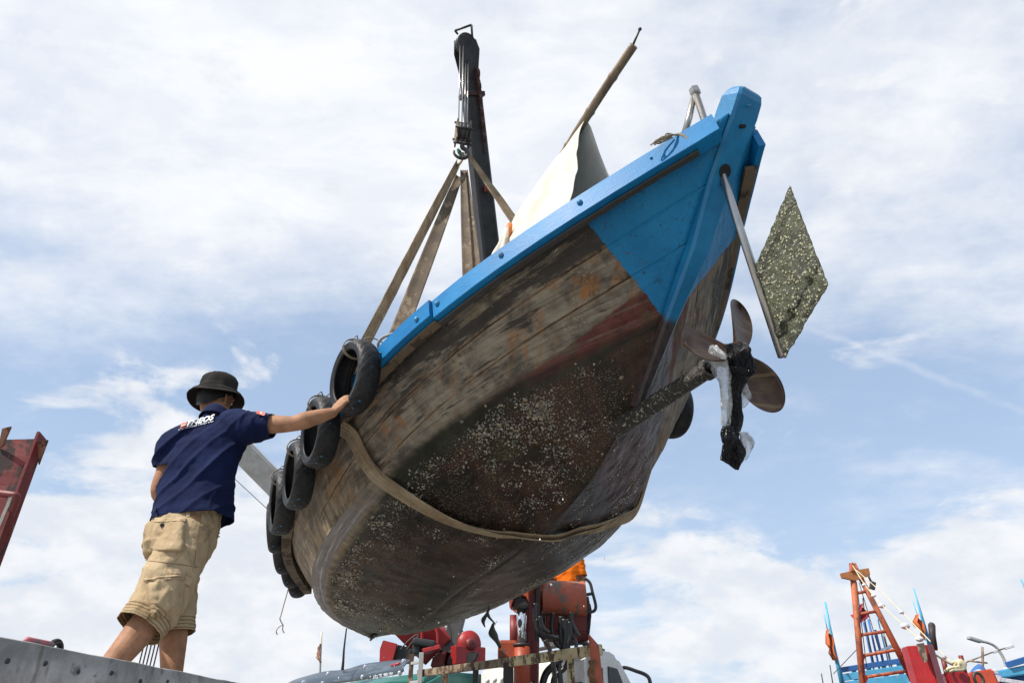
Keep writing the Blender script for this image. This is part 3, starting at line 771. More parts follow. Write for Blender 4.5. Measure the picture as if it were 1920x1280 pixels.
# ================================================================ slings
def strap_mat():
    N = mat('sling_webbing'); u, v, _ = N.sep(N.uv); o = N.obj
    a = N.noise(o, 6, 6, .65); b = N.noise(N.comb(N.m('MULTIPLY', u, 3.0), N.m('MULTIPLY', v, 26), 0.0), 1, 4, .6); c = N.noise(o, 40, 5, .7)
    k = N.mix(N.ss(a, .3, .7), (.24, .165, .095), (.45, .35, .23)); k = N.mix(N.m('MULTIPLY', N.ss(b, .45, .62), .75), k, (.12, .08, .05))
    k = N.mix(N.m('MULTIPLY', N.ss(c, .55, .72), .45), k, (.06, .045, .03))
    rib = N.m('SINE', N.m('MULTIPLY', v, 44)); weave = N.m('SINE', N.m('MULTIPLY', u, 900))
    h = N.m('ADD', N.m('ADD', N.m('MULTIPLY', rib, .5), N.m('MULTIPLY', weave, .12)), N.m('MULTIPLY', c, .8))
    return finish(N, k, .9, 0, N.bump(h, .5, .003), .2)
M_strap = strap_mat()
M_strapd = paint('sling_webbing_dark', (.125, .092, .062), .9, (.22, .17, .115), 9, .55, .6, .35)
def ribbon(mb, pts, wdirs, width, thick=.006, mi=0, curl=0.0, twist=None):
    m = len(pts); P, U = [], []; L = 0
    for i in range(m):
        t = (pts[min(i + 1, m - 1)] - pts[max(i - 1, 0)]).normalized(); wv = wdirs[i] - t * wdirs[i].dot(t); wv.normalize(); n = t.cross(wv)
        wd = width[i] if hasattr(width, '__len__') else width; row, ur = [], []
        if i: L += (pts[i] - pts[i - 1]).length
        K = 8
        for j in range(K + 1):
            a = j / K * 2 - 1; row.append(pts[i] + wv * (a * wd / 2) + n * (thick / 2 + curl * (1 - a * a) * .01 + .004 * fbm((L * 5, a * 2, curl), 1, 3)))
            ur.append((L, j / K))
        for j in range(K, -1, -1):
            a = j / K * 2 - 1; row.append(pts[i] + wv * (a * wd / 2) + n * (-thick / 2 + curl * (1 - a * a) * .01 + .004 * fbm((L * 5, a * 2, curl), 1, 3)))
            ur.append((L, j / K))
        row.append(row[0]); ur.append(ur[0]); P.append(row); U.append(ur)
    mb.grid(P, mi, uvs=U); return mb
HOOK = W(866, 296, 6.4)
sling = thing('lifting_sling', HOOK, 'brown webbing sling passing right under the middle of the hull', 'sling')
path = [(.447, .0, 1), (.430, .10, 1), (.410, .22, 1), (.393, .36, 1), (.384, .49, 1), (.381, .58, 1), (.384, .68, 1), (.383, .79, 1), (.368, .89, 1), (.345, .975, 1), (.337, .965, -1), (.345, .85, -1), (.36, .74, -1), (.366, .62, -1), (.370, .50, -1), (.378, .3, -1), (.384, .1, -1), (.386, .0, -1)]
cp, cn = [], []
for s, v, sd in path:
    off = .020 if v > .04 else .0
    n = hullnrm(s, v, sd); off += step_off(s, v)
    if sd < 0 and v < .56: off = .010 + step_off(s, v)
    cp.append(hullpt(s, v, sd) + n * off + (n * .085 if v < .2 and sd > 0 else Vector((0, 0, 0))) * max(0, 1 - v / .22)); cn.append(n)
for k in range(3, 7): cp[k] = cp[k] * .6 + (cp[k - 1] + cp[k + 1]) * .2 + cn[k] * .012
cp[9] = hullpt(.350, .93) + Vector((0, 0, -.036)); cp[10] = hullpt(.340, .95, -1) + Vector((0, 0, -.034))
pts = [B(p) for p in bez(cp, 6)]; ns_ = bez(cn, 6); nrm_ = [(Rb @ n).normalized() for n in ns_]
wd_ = []
for i in range(len(pts)):
    t = (pts[min(i + 1, len(pts) - 1)] - pts[max(i - 1, 0)]).normalized(); wd_.append(t.cross(nrm_[i]).normalized())
for i in range(len(wd_)):        # the two layers twist over each other on the way down
    q = i / len(wd_)
widths = [.072 + .012 * math.sin(i * .11) for i in range(len(pts))]
sb = MB(); ribbon(sb, pts, wd_, widths, .006, 0)
off = [p + nrm_[i] * (.010) + wd_[i] * (.030 * math.cos(i * .085)) for i, p in enumerate(pts)]
tw = [(wd_[i] * math.cos(.7 * math.sin(i * .085)) + nrm_[i] * math.sin(.7 * math.sin(i * .085))).normalized() for i in range(len(pts))]
ribbon(sb, off, tw, [.05 + .03 * abs(math.sin(i * .06)) for i in range(len(pts))], .006, 0)
sb.build('under_strap', M_strap, sling)
def leg(p_end, w_end, p_top, w_top, name, m, par, wid=.085, sag=.02, curl=1.0, n=24, w_narrow=.6):
    P, D, Wd = [], [], []
    for i in range(n + 1):
        a = i / n; P.append(p_end.lerp(p_top, a) + Vector((0, 0, -sag * math.sin(math.pi * a)))); D.append((w_end.lerp(w_top, a ** 1.5)).normalized()); Wd.append(wid * (1 - (1 - w_narrow) * a ** 3))
    return ribbon(MB(), P, D, Wd, .007, 0, curl).build(name, m, par)
bx = Rb @ Vector((1, 0, 0)); by = Rb @ Vector((0, 1, 0))
ht = HOOK + Vector((0, 0, -.02))
leg(B(railpt(.428, 1, .06, .03)), bx * .9 + Vector((.5, 0, 0)), W(859, 306, 6.38), Vector((.25, .97, 0)), 'strap_leg', M_strap, sling, .130, .0)
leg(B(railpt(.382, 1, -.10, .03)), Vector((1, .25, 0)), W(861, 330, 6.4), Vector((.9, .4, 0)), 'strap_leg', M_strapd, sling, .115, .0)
leg(B(railpt(.386, -1, .0, .10)), Vector((1, .25, .1)), W(876, 288, 6.42), Vector((.8, .6, 0)), 'strap_leg', M_strap, sling, .130, -.04)
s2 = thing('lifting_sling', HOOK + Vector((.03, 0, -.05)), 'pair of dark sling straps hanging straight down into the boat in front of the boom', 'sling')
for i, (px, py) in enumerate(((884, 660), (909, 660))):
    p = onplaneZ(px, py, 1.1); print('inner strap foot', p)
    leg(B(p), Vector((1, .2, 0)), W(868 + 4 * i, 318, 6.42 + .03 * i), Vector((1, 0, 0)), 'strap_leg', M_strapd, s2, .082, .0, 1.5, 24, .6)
# tail of the sling and green eye at the hook
eye = MB(); ribbon(eye, [W(866, 286, 6.36), W(869, 292, 6.34), W(866, 302, 6.35), W(858, 312, 6.36), W(853, 318, 6.36)], [Vector((0, .3, 1))] * 5, .05, .012, 0); eye.build('sling_eye', M_strap, sling)
M_green = paint('green_webbing', (.03, .16, .12), .8); g_ = MB(); ribbon(g_, [W(860, 281, 6.35), W(862, 287, 6.34), W(866, 292, 6.34), W(871, 293, 6.36)], [Vector((0, .4, 1))] * 4, .05, .02, 0); g_.build('sling_eye_cover', M_green, sling)
M_orange = paint('orange_plastic', (.62, .17, .02), .5)
oc = MB().tube([W(956, 420, 5.25), W(954, 432, 5.22), W(951, 446, 5.2)], [.02, .028, .022], 10); oc.build('orange_sleeve', M_orange, sling)

# ================================================================ canvas on its bamboo ridge pole
def canvas():
    N = mat('old_canvas'); o = N.obj
    a = N.noise(o, 2.2, 6, .6); b = N.noise(o, 11, 6, .7); c = N.noise(N.mapv(o, (1.2, 14, 2), (0, 0, .3)), 1, 5, .65)
    k = N.mix(N.ss(a, .3, .7), (.50, .455, .385), (.63, .60, .545)); k = N.mix(N.m('MULTIPLY', N.ss(b, .55, .70), .40), k, (.42, .33, .22)); k = N.mix(N.m('MULTIPLY', N.ss(c, .56, .72), .25), k, (.5, .45, .37))
    m_ = finish(N, k, .85, 0, N.bump(N.m('ADD', b, N.m('MULTIPLY', c, 1.5)), .35, .008), .2)
    return m_
M_canvas = canvas()
tent = thing('canvas_shelter', B((1.3, 0, 1.0)), 'off-white canvas draped over a bamboo ridge pole on the boat', 'canvas shelter')
CX = [.80, 1.05, 1.30, 1.55, 1.80, 2.00, 2.18, 2.32]
rows = []
for i in range(49):
    a = i / 48; x = .815 + 1.42 * a
    zr = 2.665 + .05 * math.sin(a * math.pi * .8) - (.62 * ((a - .70) / .30) ** 1.8 if a > .70 else 0)
    row = []
    for j in range(-36, 25):
        if j <= 0:               # port side, pulled out to the rail
            q = -j / 36; y = .60 * q ** .92 + .006; z = zr - (zr - 1.04) * q ** 1.04; xx = x - .05 * q * (1 - a) + .015 * math.sin(q * 9) * (1 - a)
            sag = -.035 * math.sin(math.pi * q); nn_ = Vector((0, .85, .5)); pz = Vector((xx, y, z)) + nn_ * min(1, q * 5) * (sag + .030 * fbm((xx * 2.6, q * 2.2, 3), 1, 4) + .010 * math.sin(q * 26 + xx * 15 + 3 * fbm((xx * 3, q * 3, 1), 1)) * q * (1 - q) * 2)
        else:                    # starboard side hangs more steeply
            q = j / 24; y = -.27 * q ** .9; z = zr - (zr - .95) * q; xx = x + .10 * q * (1 - a) + .03 * math.sin(q * 6) * (1 - a)
            pz = Vector((xx, y, z)) + Vector((0, -.8, .5)) * (.03 * math.sin(math.pi * q) + .02 * fbm((xx * 2, q * 3, 9), 1, 4))
        row.append(B(pz))
    rows.append(row)
cv = MB().grid(rows, 0).build('canvas_cover', M_canvas, tent); md = cv.modifiers.new('t', 'SOLIDIFY'); md.thickness = .004
M_bamboo = None
def bamboo():
    N = mat('bamboo'); o = N.obj; a = N.noise(N.mapv(o, (6, 6, 6)), 1, 6, .6); b = N.noise(o, 22, 5, .6)
    k = N.mix(N.ss(a, .3, .7), (.13, .085, .05), (.27, .19, .115)); k = N.mix(N.m('MULTIPLY', N.ss(b, .5, .7), .5), k, (.10, .07, .045))
    return finish(N, k, .5, 0, N.bump(a, .1, .002))
M_bamboo = bamboo()
p0, p1 = Vector((.253, 0, 2.705)), Vector((.815, 0, 2.655)); pd = (p1 - p0).normalized()
pm = MB(); L0 = 0; seg = []
nodes = (.0, .22, .50, .80, 1.1, 1.4)
pts, rs = [], []
for k in range(91):
    t_ = -.02 + 1.5 * k / 90; r = .030 + .003 * t_ + .006 * max(math.exp(-((t_ - nd) / .012) ** 2) for nd in nodes[1:]); pts.append(B(p0 + pd * t_ + Vector((0, .012 * math.sin(t_ * 3), 0)))); rs.append(r)
pm.tube(pts, rs, 14).build('bamboo_pole', M_bamboo, tent)
MB().tube([B(p0 - pd * -.02), B(p0 - pd * .03 + Vector((-.02, 0, .03))), B(p0 - pd * .06 + Vector((-.04, 0, .05)))], [.009, .008, .007], 8).ball(B(p0 - pd * .065 + Vector((-.045, 0, .055))), .013).build('pole_bolt', M_dark, tent)
# bundled cloth on the rail at the foot of the canvas
M_rag = paint('grey_rag', (.16, .14, .12), .9, None, 30)
def drape(mb, pts, rad, mi, seed, flat_=.6):
    c = bez(pts, 8); m = len(c); P = []
    for i, p in enumerate(c):
        q = i / (m - 1); r = rad[0] + (rad[1] - rad[0]) * q; row = []
        for k in range(33):
            a = 2 * math.pi * (k % 32) / 32; rr2 = r * (1 + .28 * math.sin(a * 5 + seed) * q + .25 * fbm((math.cos(a) * 2, math.sin(a) * 2, q * 2 + seed), 1, 3)); row.append(p + Vector((math.cos(a) * rr2, math.sin(a) * rr2 * flat_, 0)))
        P.append(row)
    mb.grid(P, mi)
bc_ = MB(); drape(bc_, [W(951, 428, 4.6), W(944, 455, 4.5), W(934, 488, 4.4), W(926, 530, 4.3)], (.012, .075), 0, 1.0); bc_.build('gathered_edge', M_canvas, tent)
bc_ = MB(); drape(bc_, [W(952, 446, 4.5), W(950, 470, 4.4), W(948, 500, 4.3)], (.012, .03), 0, 3.0); bc_.build('tied_rag', M_rag, tent)

# ================================================================ plastic caught on the propeller
def plastic(name, c, rough, alpha=1.0):
    N = mat(name); o = N.obj; a = N.noise(o, 30, 5, .65, .8); b = N.noise(N.mapv(o, (16, 16, 5)), 1, 4, .6, 1.0)
    h = N.m('ADD', N.m('MULTIPLY', a, .6), N.m('MULTIPLY', b, 1.2))
    m_ = finish(N, c, rough, 0, N.bump(h, 1.0, .035), .32)
    if alpha < 1:
        t = N.n('ShaderNodeBsdfTransparent', {0: (1, 1, 1, 1)}); mx = N.n('ShaderNodeMixShader', {0: N.m('ADD', alpha - .25, N.m('MULTIPLY', N.ss(b, .35, .65), .5)), 1: t.outputs[0], 2: N.bsdf.outputs[0]})
        out = [x for x in N.t.nodes if x.type == 'OUTPUT_MATERIAL'][0]; N.t.links.new(mx.outputs[0], out.inputs[0])
    return m_
M_bag = plastic('black_film', (.006, .006, .008), .14); M_film = plastic('clear_film', (.70, .72, .74), .12, .45)
bagt = thing('plastic_bag', B(hub) + Vector((0, 0, -.5)), 'torn black and clear plastic bag snagged on the propeller hub', 'plastic bag')
hw = B(hub); th_ = proj(hw)[2]
def crumple(pts, rad, n, amp, seed, flatv):
    pts = bez(pts, 16); m = len(pts); P = []
    for i, c in enumerate(pts):
        q = i / (m - 1) * (len(rad) - 1); k = min(int(q), len(rad) - 2); r = rad[k] * (1 - q + k) + rad[k + 1] * (q - k); row = []
        for j in range(n + 1):
            a = 2 * math.pi * (j % n) / n; dvec = Vector((math.cos(a), math.sin(a) * flatv, 0))
            f = mnoise.noise(Vector((math.cos(a) * 1.5, math.sin(a) * 1.5, i * .04 + seed))); g = abs(mnoise.noise(Vector((math.cos(a) * 3.2, math.sin(a) * 3.2, i * .05 + seed * 3))))
            g2 = abs(mnoise.noise(Vector((math.cos(a) * 4, math.sin(a) * 4, i * .12 + seed * 5)))) + .6 * abs(mnoise.noise(Vector((math.cos(a) * 7, math.sin(a) * 7, i * .25 + seed))))
            row.append(c + dvec * r * (1 + amp * f * 1.6 - amp * 2.4 * (.35 - g) - amp * .22 * (.35 - g2)) + Vector((0, 0, .02 * amp * f)))
        P.append(row)
    return P
tb_ = th_ - .10
bm_ = MB().grid(crumple([W(1374, 648, tb_), W(1384, 668, tb_ - .02), W(1388, 700, tb_ - .02), W(1378, 740, tb_ - .02), W(1377, 780, tb_), W(1372, 820, tb_), W(1374, 856, tb_), W(1382, 880, tb_)], [.036, .052, .038, .028, .036, .028, .056, .008], 90, .30, 1.0, .8), 0)
bm_.grid(crumple([W(1366, 800, tb_ - .03), W(1366, 830, tb_ - .04), W(1362, 862, tb_ - .03)], [.02, .04, .012], 24, .5, 7.0, .6), 0)
bm_.grid(crumple([W(1378, 690, tb_ - .06), W(1400, 700, tb_ - .05), W(1408, 668, tb_ - .04)], [.03, .04, .01], 24, .5, 4.0, .8), 0)
bm_.build('black_film', M_bag, bagt)
fm = MB().grid(crumple([W(1338, 648, tb_ + .02), W(1346, 672, tb_ - .02), W(1356, 705, tb_ - .04), W(1360, 745, tb_ - .03), W(1360, 790, tb_ - .02), W(1364, 815, tb_)], [.016, .046, .036, .026, .022, .006], 34, .42, 2.0, .55), 0)
fm.grid(crumple([W(1392, 810, tb_), W(1404, 832, tb_), W(1396, 862, tb_)], [.02, .038, .008], 24, .45, 5.0, .5), 0)
fm.grid(crumple([W(1394, 716, tb_), W(1398, 740, tb_), W(1392, 764, tb_)], [.02, .036, .01], 24, .45, 6.0, .5), 0)
fm.build('clear_film', M_film, bagt)

# ================================================================ ground and water
def ground():
    N = mat('quay_concrete'); o = N.obj; a = N.noise(o, .5, 7, .6); b = N.noise(o, 6, 7, .65)
    k = N.mix(N.ss(a, .35, .65), (.27, .255, .235), (.40, .38, .35)); k = N.mix(N.m('MULTIPLY', N.ss(b, .55, .7), .5), k, (.14, .13, .12))
    return finish(N, k, .85, 0, N.bump(b, .3, .01))
M_ground = ground()
g_ = MB(); g_.box((-22.4, 0, -.75), (51.4, 30, 1.5), None, 0); tag(g_.build('quay', M_ground), kind='structure')
N = mat('harbour_water'); a = N.noise(N.mapv(N.obj, (.7, 1.2, 1)), 2.2, 6, .6)
M_water = finish(N, (.035, .07, .075), .12, 0, N.bump(a, .5, .1), .5)
tag(MB().add([(-2500, -2500, -1.1), (2500, -2500, -1.1), (2500, 2500, -1.1), (-2500, 2500, -1.1)], [[0, 1, 2, 3]], 0, False).build('water', M_water), kind='structure')

# ================================================================ people
def ring_loft(mb, rings, n=24, ex=1.0, mi=0, caps=True):
    P = []
    for c, u, v in rings:
        row = []
        for k in range(n + 1):
            a = 2 * math.pi * (k % n) / n; ca, sa = math.cos(a), math.sin(a)
            row.append(Vector(c) + u * (math.copysign(abs(ca) ** ex, ca)) + v * (math.copysign(abs(sa) ** ex, sa)))
        P.append(row)
    o = len(mb.v); mb.grid(P, mi); m = len(P)
    if caps:
        mb.add([p for p in P[0][:-1]], [list(range(n))], mi); mb.add([p for p in P[-1][:-1]], [list(range(n))], mi)
    return mb
def limb(mb, pts, rs, n=14, sub=6):
    c = bez(pts, sub); m = len(c); R_ = []
    for i in range(m):
        q = i / (m - 1) * (len(rs) - 1); k = min(int(q), len(rs) - 2); R_.append(rs[k] + (rs[k + 1] - rs[k]) * (q - k))
    mb.tube(c, R_, n); mb.ball(pts[0], rs[0] * .98, sub=2); mb.ball(pts[-1], rs[-1] * .98, sub=2)
    return mb
def fuse(mb, name, mats, parent, voxel, smooth=4, fac=.5):
    o = mb.build(name, mats, parent)
    r = o.modifiers.new('r', 'REMESH'); r.mode = 'VOXEL'; r.voxel_size = voxel; r.use_smooth_shade = True
    if smooth: s = o.modifiers.new('s', 'SMOOTH'); s.iterations = smooth; s.factor = fac
    dg = bpy.context.evaluated_depsgraph_get(); me = bpy.data.meshes.new_from_object(o.evaluated_get(dg), depsgraph=dg)
    o.modifiers.clear(); old = o.data; o.data = me; bpy.data.meshes.remove(old); me.name = name
    if not me.materials:
        for m_ in (mats if isinstance(mats, (list, tuple)) else [mats]): me.materials.append(m_)
    me.polygons.foreach_set('use_smooth', [True] * len(me.polygons))
    return o
def edit(o, disp=None, cut=(), thick=None):       # displace along normals; open the garment where it ends
    b = bmesh.new(); b.from_mesh(o.data); M = ROOT[o.name]; b.normal_update()
    if disp:
        mv = [(v, v.normal.copy() * disp(M @ v.co, v.normal)) for v in b.verts]
        for v, d_ in mv: v.co += d_
        b.normal_update()
    Mi = M.inverted(); R3 = M.to_3x3().inverted()
    for c, ax, rad in cut:
        c2, a2 = Mi @ c, (R3 @ ax).normalized()
        fs = [f for f in b.faces if (f.calc_center_median() - c2).length < rad]
        es = {e for f in fs for e in f.edges}; vs = {v for f in fs for v in f.verts}
        bmesh.ops.bisect_plane(b, geom=list(vs) + list(es) + fs, plane_co=c2, plane_no=a2, clear_outer=True)
    b.to_mesh(o.data); b.free(); o.data.update()
    if thick: m_ = o.modifiers.new('cloth', 'SOLIDIFY'); m_.thickness = thick; m_.offset = -1
def bvh_of(o):
    M = ROOT[o.name]; return BVHTree.FromPolygons([M @ v.co for v in o.data.vertices], [list(p.vertices) for p in o.data.polygons])
def skin_mat(name, c):
    N = mat(name); o = N.obj; a = N.noise(o, 14, 6, .65); b = N.noise(o, 150, 3, .6)
    k = N.mix(N.ss(a, .3, .7), tuple(x * .72 for x in c), tuple(min(1, x * 1.15) for x in c)); k = N.mix(N.m('MULTIPLY', N.ss(b, .55, .7), .30), k, tuple(x * .6 for x in c))
    return finish(N, k, .6, 0, N.bump(N.m('ADD', b, a), .3, .003), .2, **{'Subsurface Weight': .12, 'Subsurface Radius': (.02, .008, .004), 'Subsurface Scale': .5})
def cloth_mat(name, c, c2, scale=900, rough=.9, stain=None):
    N = mat(name); o = N.obj; a = N.noise(o, 7, 6, .6); x, y, z = N.sep(o)
    wv = N.m('MULTIPLY', N.m('SINE', N.m('MULTIPLY', x, scale)), N.m('SINE', N.m('MULTIPLY', z, scale))); f = N.noise(o, 130, 4, .6); g = N.noise(o, 24, 6, .68, .6)
    k = N.mix(N.ss(a, .3, .7), c, c2); k = N.mix(N.m('MULTIPLY', N.ss(f, .5, .7), .22), k, tuple(q * .6 for q in c))
    if stain: k = N.mix(N.m('MULTIPLY', N.ss(N.noise(o, 9, 6, .7, .5), .58, .70), .4), k, stain)
    return finish(N, k, rough, 0, N.bump(N.m('ADD', N.m('ADD', N.m('MULTIPLY', wv, .15), N.m('MULTIPLY', f, .5)), N.m('MULTIPLY', g, 1.1)), .38, .004), .15)
def hand(mb, wrist, d, pn, curl, right=True, thumb_out=.75, sc_=1.0, spread=.06):
    d = d.normalized(); pn = (pn - d * pn.dot(d)).normalized(); th = d.cross(pn) * (1 if right else -1)
    ring_loft(mb, [(wrist - d * .02, th * .026, pn * .020), (wrist + d * .01, th * .027, pn * .019), (wrist + d * .04, th * .037, pn * .017), (wrist + d * .075, th * .042, pn * .0145), (wrist + d * .092, th * .040, pn * .012)], 20, .85)
    for k, (offs, ln) in enumerate(((.030, .072), (.010, .080), (-.011, .074), (-.030, .058))):
        p = wrist + d * (.086 - .006 * abs(k - 1)) + th * offs; dd = (d + th * (offs / .03) * spread).normalized(); pts = [p - d * .02, p]; ang = 0
        for j, fr in enumerate((.46, .30, .24)):
            ang += curl[j] * (1 + .08 * (k - 1)); v = dd * math.cos(ang) + pn * math.sin(ang); pts.append(pts[-1] + v * ln * fr * sc_)
        limb(mb, pts, [.0095, .0098, .0086, .0078, .0062], 10, 4)
    p = wrist + d * .022 + th * .024; v = (d * .72 + th * thumb_out + pn * .25).normalized(); v2 = (d * .9 + th * (thumb_out - .35) + pn * .45).normalized()
    limb(mb, [wrist + d * .012 + th * .010, p, p + v * .036, p + v * .036 + v2 * .026, p + v * .036 + v2 * .046], [.014, .0145, .0115, .0100, .0075], 10, 4)
def head_parts(mb, hc, f, up):
    r = f.cross(up).normalized()      # the person's right
    R_ = [(-.125, .052, .056, -.010), (-.105, .054, .062, .012), (-.08, .060, .078, .010), (-.045, .069, .090, .004), (0, .075, .096, -.002), (.04, .077, .098, -.006), (.075, .070, .088, -.006), (.10, .050, .062, -.006), (.113, .018, .022, -.006)]
    ring_loft(mb, [(hc + up * z + f * o_, r * a, f * b) for z, a, b, o_ in R_], 24)
    mb.ball(hc + f * .098 + up * -.030, .017, sub=2, scale=(1, 1, 1)); limb(mb, [hc + f * .093 + up * .012, hc + f * .108 + up * -.028], [.008, .013], 8, 3)   # nose
    limb(mb, [hc + f * .088 + r * .022 + up * -.060, hc + f * .095 + up * -.062, hc + f * .088 - r * .022 + up * -.060], [.006, .009, .006], 8, 3)            # mouth
    mb.ball(hc + f * .082 + up * -.105, .018, sub=2)                                                                                                       # chin
    limb(mb, [hc + f * .080 + r * .048 + up * .022, hc + f * .092 + up * .020, hc + f * .080 - r * .048 + up * .022], [.010, .011, .010], 8, 3)             # brow
    for s in (1, -1):
        e = hc + r * s * .077 + f * -.005 + up * -.018
        limb(mb, [e + up * .028, e + up * .022 + r * s * .012 - f * .012, e + r * s * .013 - f * .012, e + up * -.022 + r * s * .006, e + up * -.030], [.006, .008, .007, .008, .006], 8, 3)
    return r
def eyes_hair(parent, hc, f, up, hair_mat, hair=True):
    r = f.cross(up).normalized(); ew = paint('eye_white', (.7, .68, .64), .3)
    for s in (1, -1):
        e = MB(); e.ball(hc + f * .084 + r * s * .031 + up * .002, .0115, 0, 2); e.ball(hc + f * .0935 + r * s * .031 + up * .002, .005, 1, 1)
        e.build('eye', [ew, M_black], parent)
    if hair:
        h = MB(); P = []
        for i in range(17):
            row = []
            for j in range(33):
                th = math.pi * 2 * j / 32; back = (1 - math.cos(th)) / 2     # 0 front .. 1 back
                lo = .060 - .136 * back ** 1.2 + .012 * mnoise.noise(Vector((th * 7, 0, 5))); z = lo + (.118 - lo) * i / 16
                q = max(0.0, 1 - ((z + .005) / .124) ** 2) ** .5; row.append(hc + up * z + f * (math.cos(th) * .104 * q - .004) + r * (math.sin(th) * .083 * q) + (f * math.cos(th) + r * math.sin(th)) * (.006 * fbm((th * 9, i * .5, 2), 1) + .003))
            P.append(row)
        h.grid(P, 0).build('hair', hair_mat, parent)
M_skin = skin_mat('tanned_skin', (.36, .185, .105)); M_hair = paint('black_hair', (.005, .004, .004), .7, None, 60, .5, .9, .3, 0, (.012, .01, .009))

# ---------------------------------------------------------------- the man pushing the boat
man = thing('person', V(-1.62, 3.32, -.03), 'man in navy polo, khaki shorts and bucket hat, one arm stretched to a tyre', 'person')
up = Vector((.03, .09, 1)).normalized()
hc = WY(405, 748, 3.55); fwd = Vector((.34, .92, .02)).normalized()
Rsh, Lsh = WY(463, 797, 3.42), WY(325, 832, 3.39)
Rel, Rwr = WY(549, 794, 3.40), WY(625, 773, 3.44)
Lel, Lwr = WY(299, 925, 3.42), V(-1.73, 3.78, 1.05)
Rhip, Lhip = V(-1.545, 3.30, .87), V(-1.68, 3.42, .88)
Rkn, Lkn = WY(298, 1130, 3.20), WY(324, 1128, 3.45)
Ran, Lan = WY(136, 1340, 2.98), WY(321, 1346, 3.42)
nk = WY(407, 786, 3.49)
b = MB()
X = Vector((1, 0, 0))
def rr(c, ang, w_, h_, tilt=0.0):
    r = Vector((math.cos(ang), math.sin(ang), tilt)).normalized(); f = Vector((-math.sin(ang), math.cos(ang), 0)); return (Vector(c), r * w_, f * h_)
T0 = V(-1.615, 3.36, .90); T1 = V(-1.625, 3.39, 1.05); T2 = V(-1.64, 3.42, 1.20); T3 = V(-1.635, 3.45, 1.33); T4 = V(-1.63, 3.47, 1.43)
ring_loft(b, [rr(V(-1.615, 3.36, .80), -.5, .13, .10), rr(T0, -.45, .128, .098), rr(T1, -.2, .125, .092), rr(T2, 0, .155, .11), rr(T3, .1, .17, .11, .15), rr(T4, .15, .14, .09, .2), rr(nk, .15, .06, .06, .1)], 24)
limb(b, [nk, nk.lerp(hc, .5) + Vector((0, 0, -.01)), hc + Vector((0, -.01, -.03))], [.062, .056, .058], 16)
limb(b, [Rsh.lerp(nk, .35), Rsh, Rsh.lerp(Rel, .5), Rel, Rel.lerp(Rwr, .3), Rel.lerp(Rwr, .7), Rwr], [.06, .062, .052, .0415, .0475, .038, .0275], 16)
limb(b, [Lsh.lerp(nk, .3), Lsh, Lsh.lerp(Lel, .5), Lel, Lel.lerp(Lwr, .4), Lwr], [.06, .062, .047, .040, .041, .027], 16)
for h_, k_, a_ in ((Rhip, Rkn, Ran), (Lhip, Lkn, Lan)):
    limb(b, [h_, h_.lerp(k_, .5), k_, k_.lerp(a_, .28) + (k_ - a_).cross(X).normalized() * .012, k_.lerp(a_, .65), a_], [.088, .076, .062, .064, .046, .038], 16)
    ft = a_ + Vector((.03, .05, -.035)); limb(b, [a_ + Vector((-.02, -.03, -.04)), ft, ft + Vector((.08, .11, -.015))], [.034, .038, .028], 12)
head_parts(b, hc, fwd, up)
hd = (W(652, 742, 3.79) - Rwr); hand(b, Rwr, hd, Vector((.45, .80, -.30)), (.30, .62, .5), True, .8)
hand(b, Lwr, Vector((.2, .7, -.6)), Vector((1, -.2, 0)), (.4, .5, .4), False)
body = fuse(b, 'body', M_skin, man, .0052, 3, .5)
eyes_hair(man, hc, fwd, up, M_hair)

# shirt
M_navy = cloth_mat('navy_pique', (.0045, .0085, .036), (.008, .015, .058), 1400)
s = MB()
rings = [rr(V(-1.590, 3.380, .86), -.30, .202, .178), rr(V(-1.592, 3.382, .94), -.28, .198, .170), rr(V(-1.600, 3.385, 1.00), -.22, .190, .152), rr(V(-1.622, 3.40, 1.10), -.12, .188, .142), rr(V(-1.640, 3.42, 1.21), 0, .196, .142, .05), rr(V(-1.642, 3.445, 1.32), .08, .200, .140, .14), rr(V(-1.638, 3.465, 1.40), .12, .178, .122, .22), rr(V(-1.636, 3.478, 1.46), .14, .128, .092, .24), rr(nk + Vector((0, 0, .005)), .15, .073, .070, .12)]
ring_loft(s, rings, 36, .92)
slR = Rsh.lerp(Rel, .56); slL = Lsh.lerp(Lel, .50)
limb(s, [Rsh.lerp(nk, .45), Rsh + Vector((-.01, 0, -.012)), Rsh.lerp(Rel, .33) + Vector((0, 0, -.010)), slR + Vector((0, 0, -.004))], [.085, .092, .076, .0655], 22)
limb(s, [Lsh.lerp(nk, .45), Lsh + Vector((.0, 0, -.005)), Lsh.lerp(Lel, .25), slL], [.072, .076, .068, .061], 22)
shirt = fuse(s, 'polo_shirt', M_navy, man, .0075, 9, .5)
fd = (V(-1.77, 3.3, .97) - V(-1.46, 3.4, 1.37)).normalized(); fe = fd.cross(Vector((.25, -.95, .1))).normalized()
arm = (Rel - Rsh).normalized()
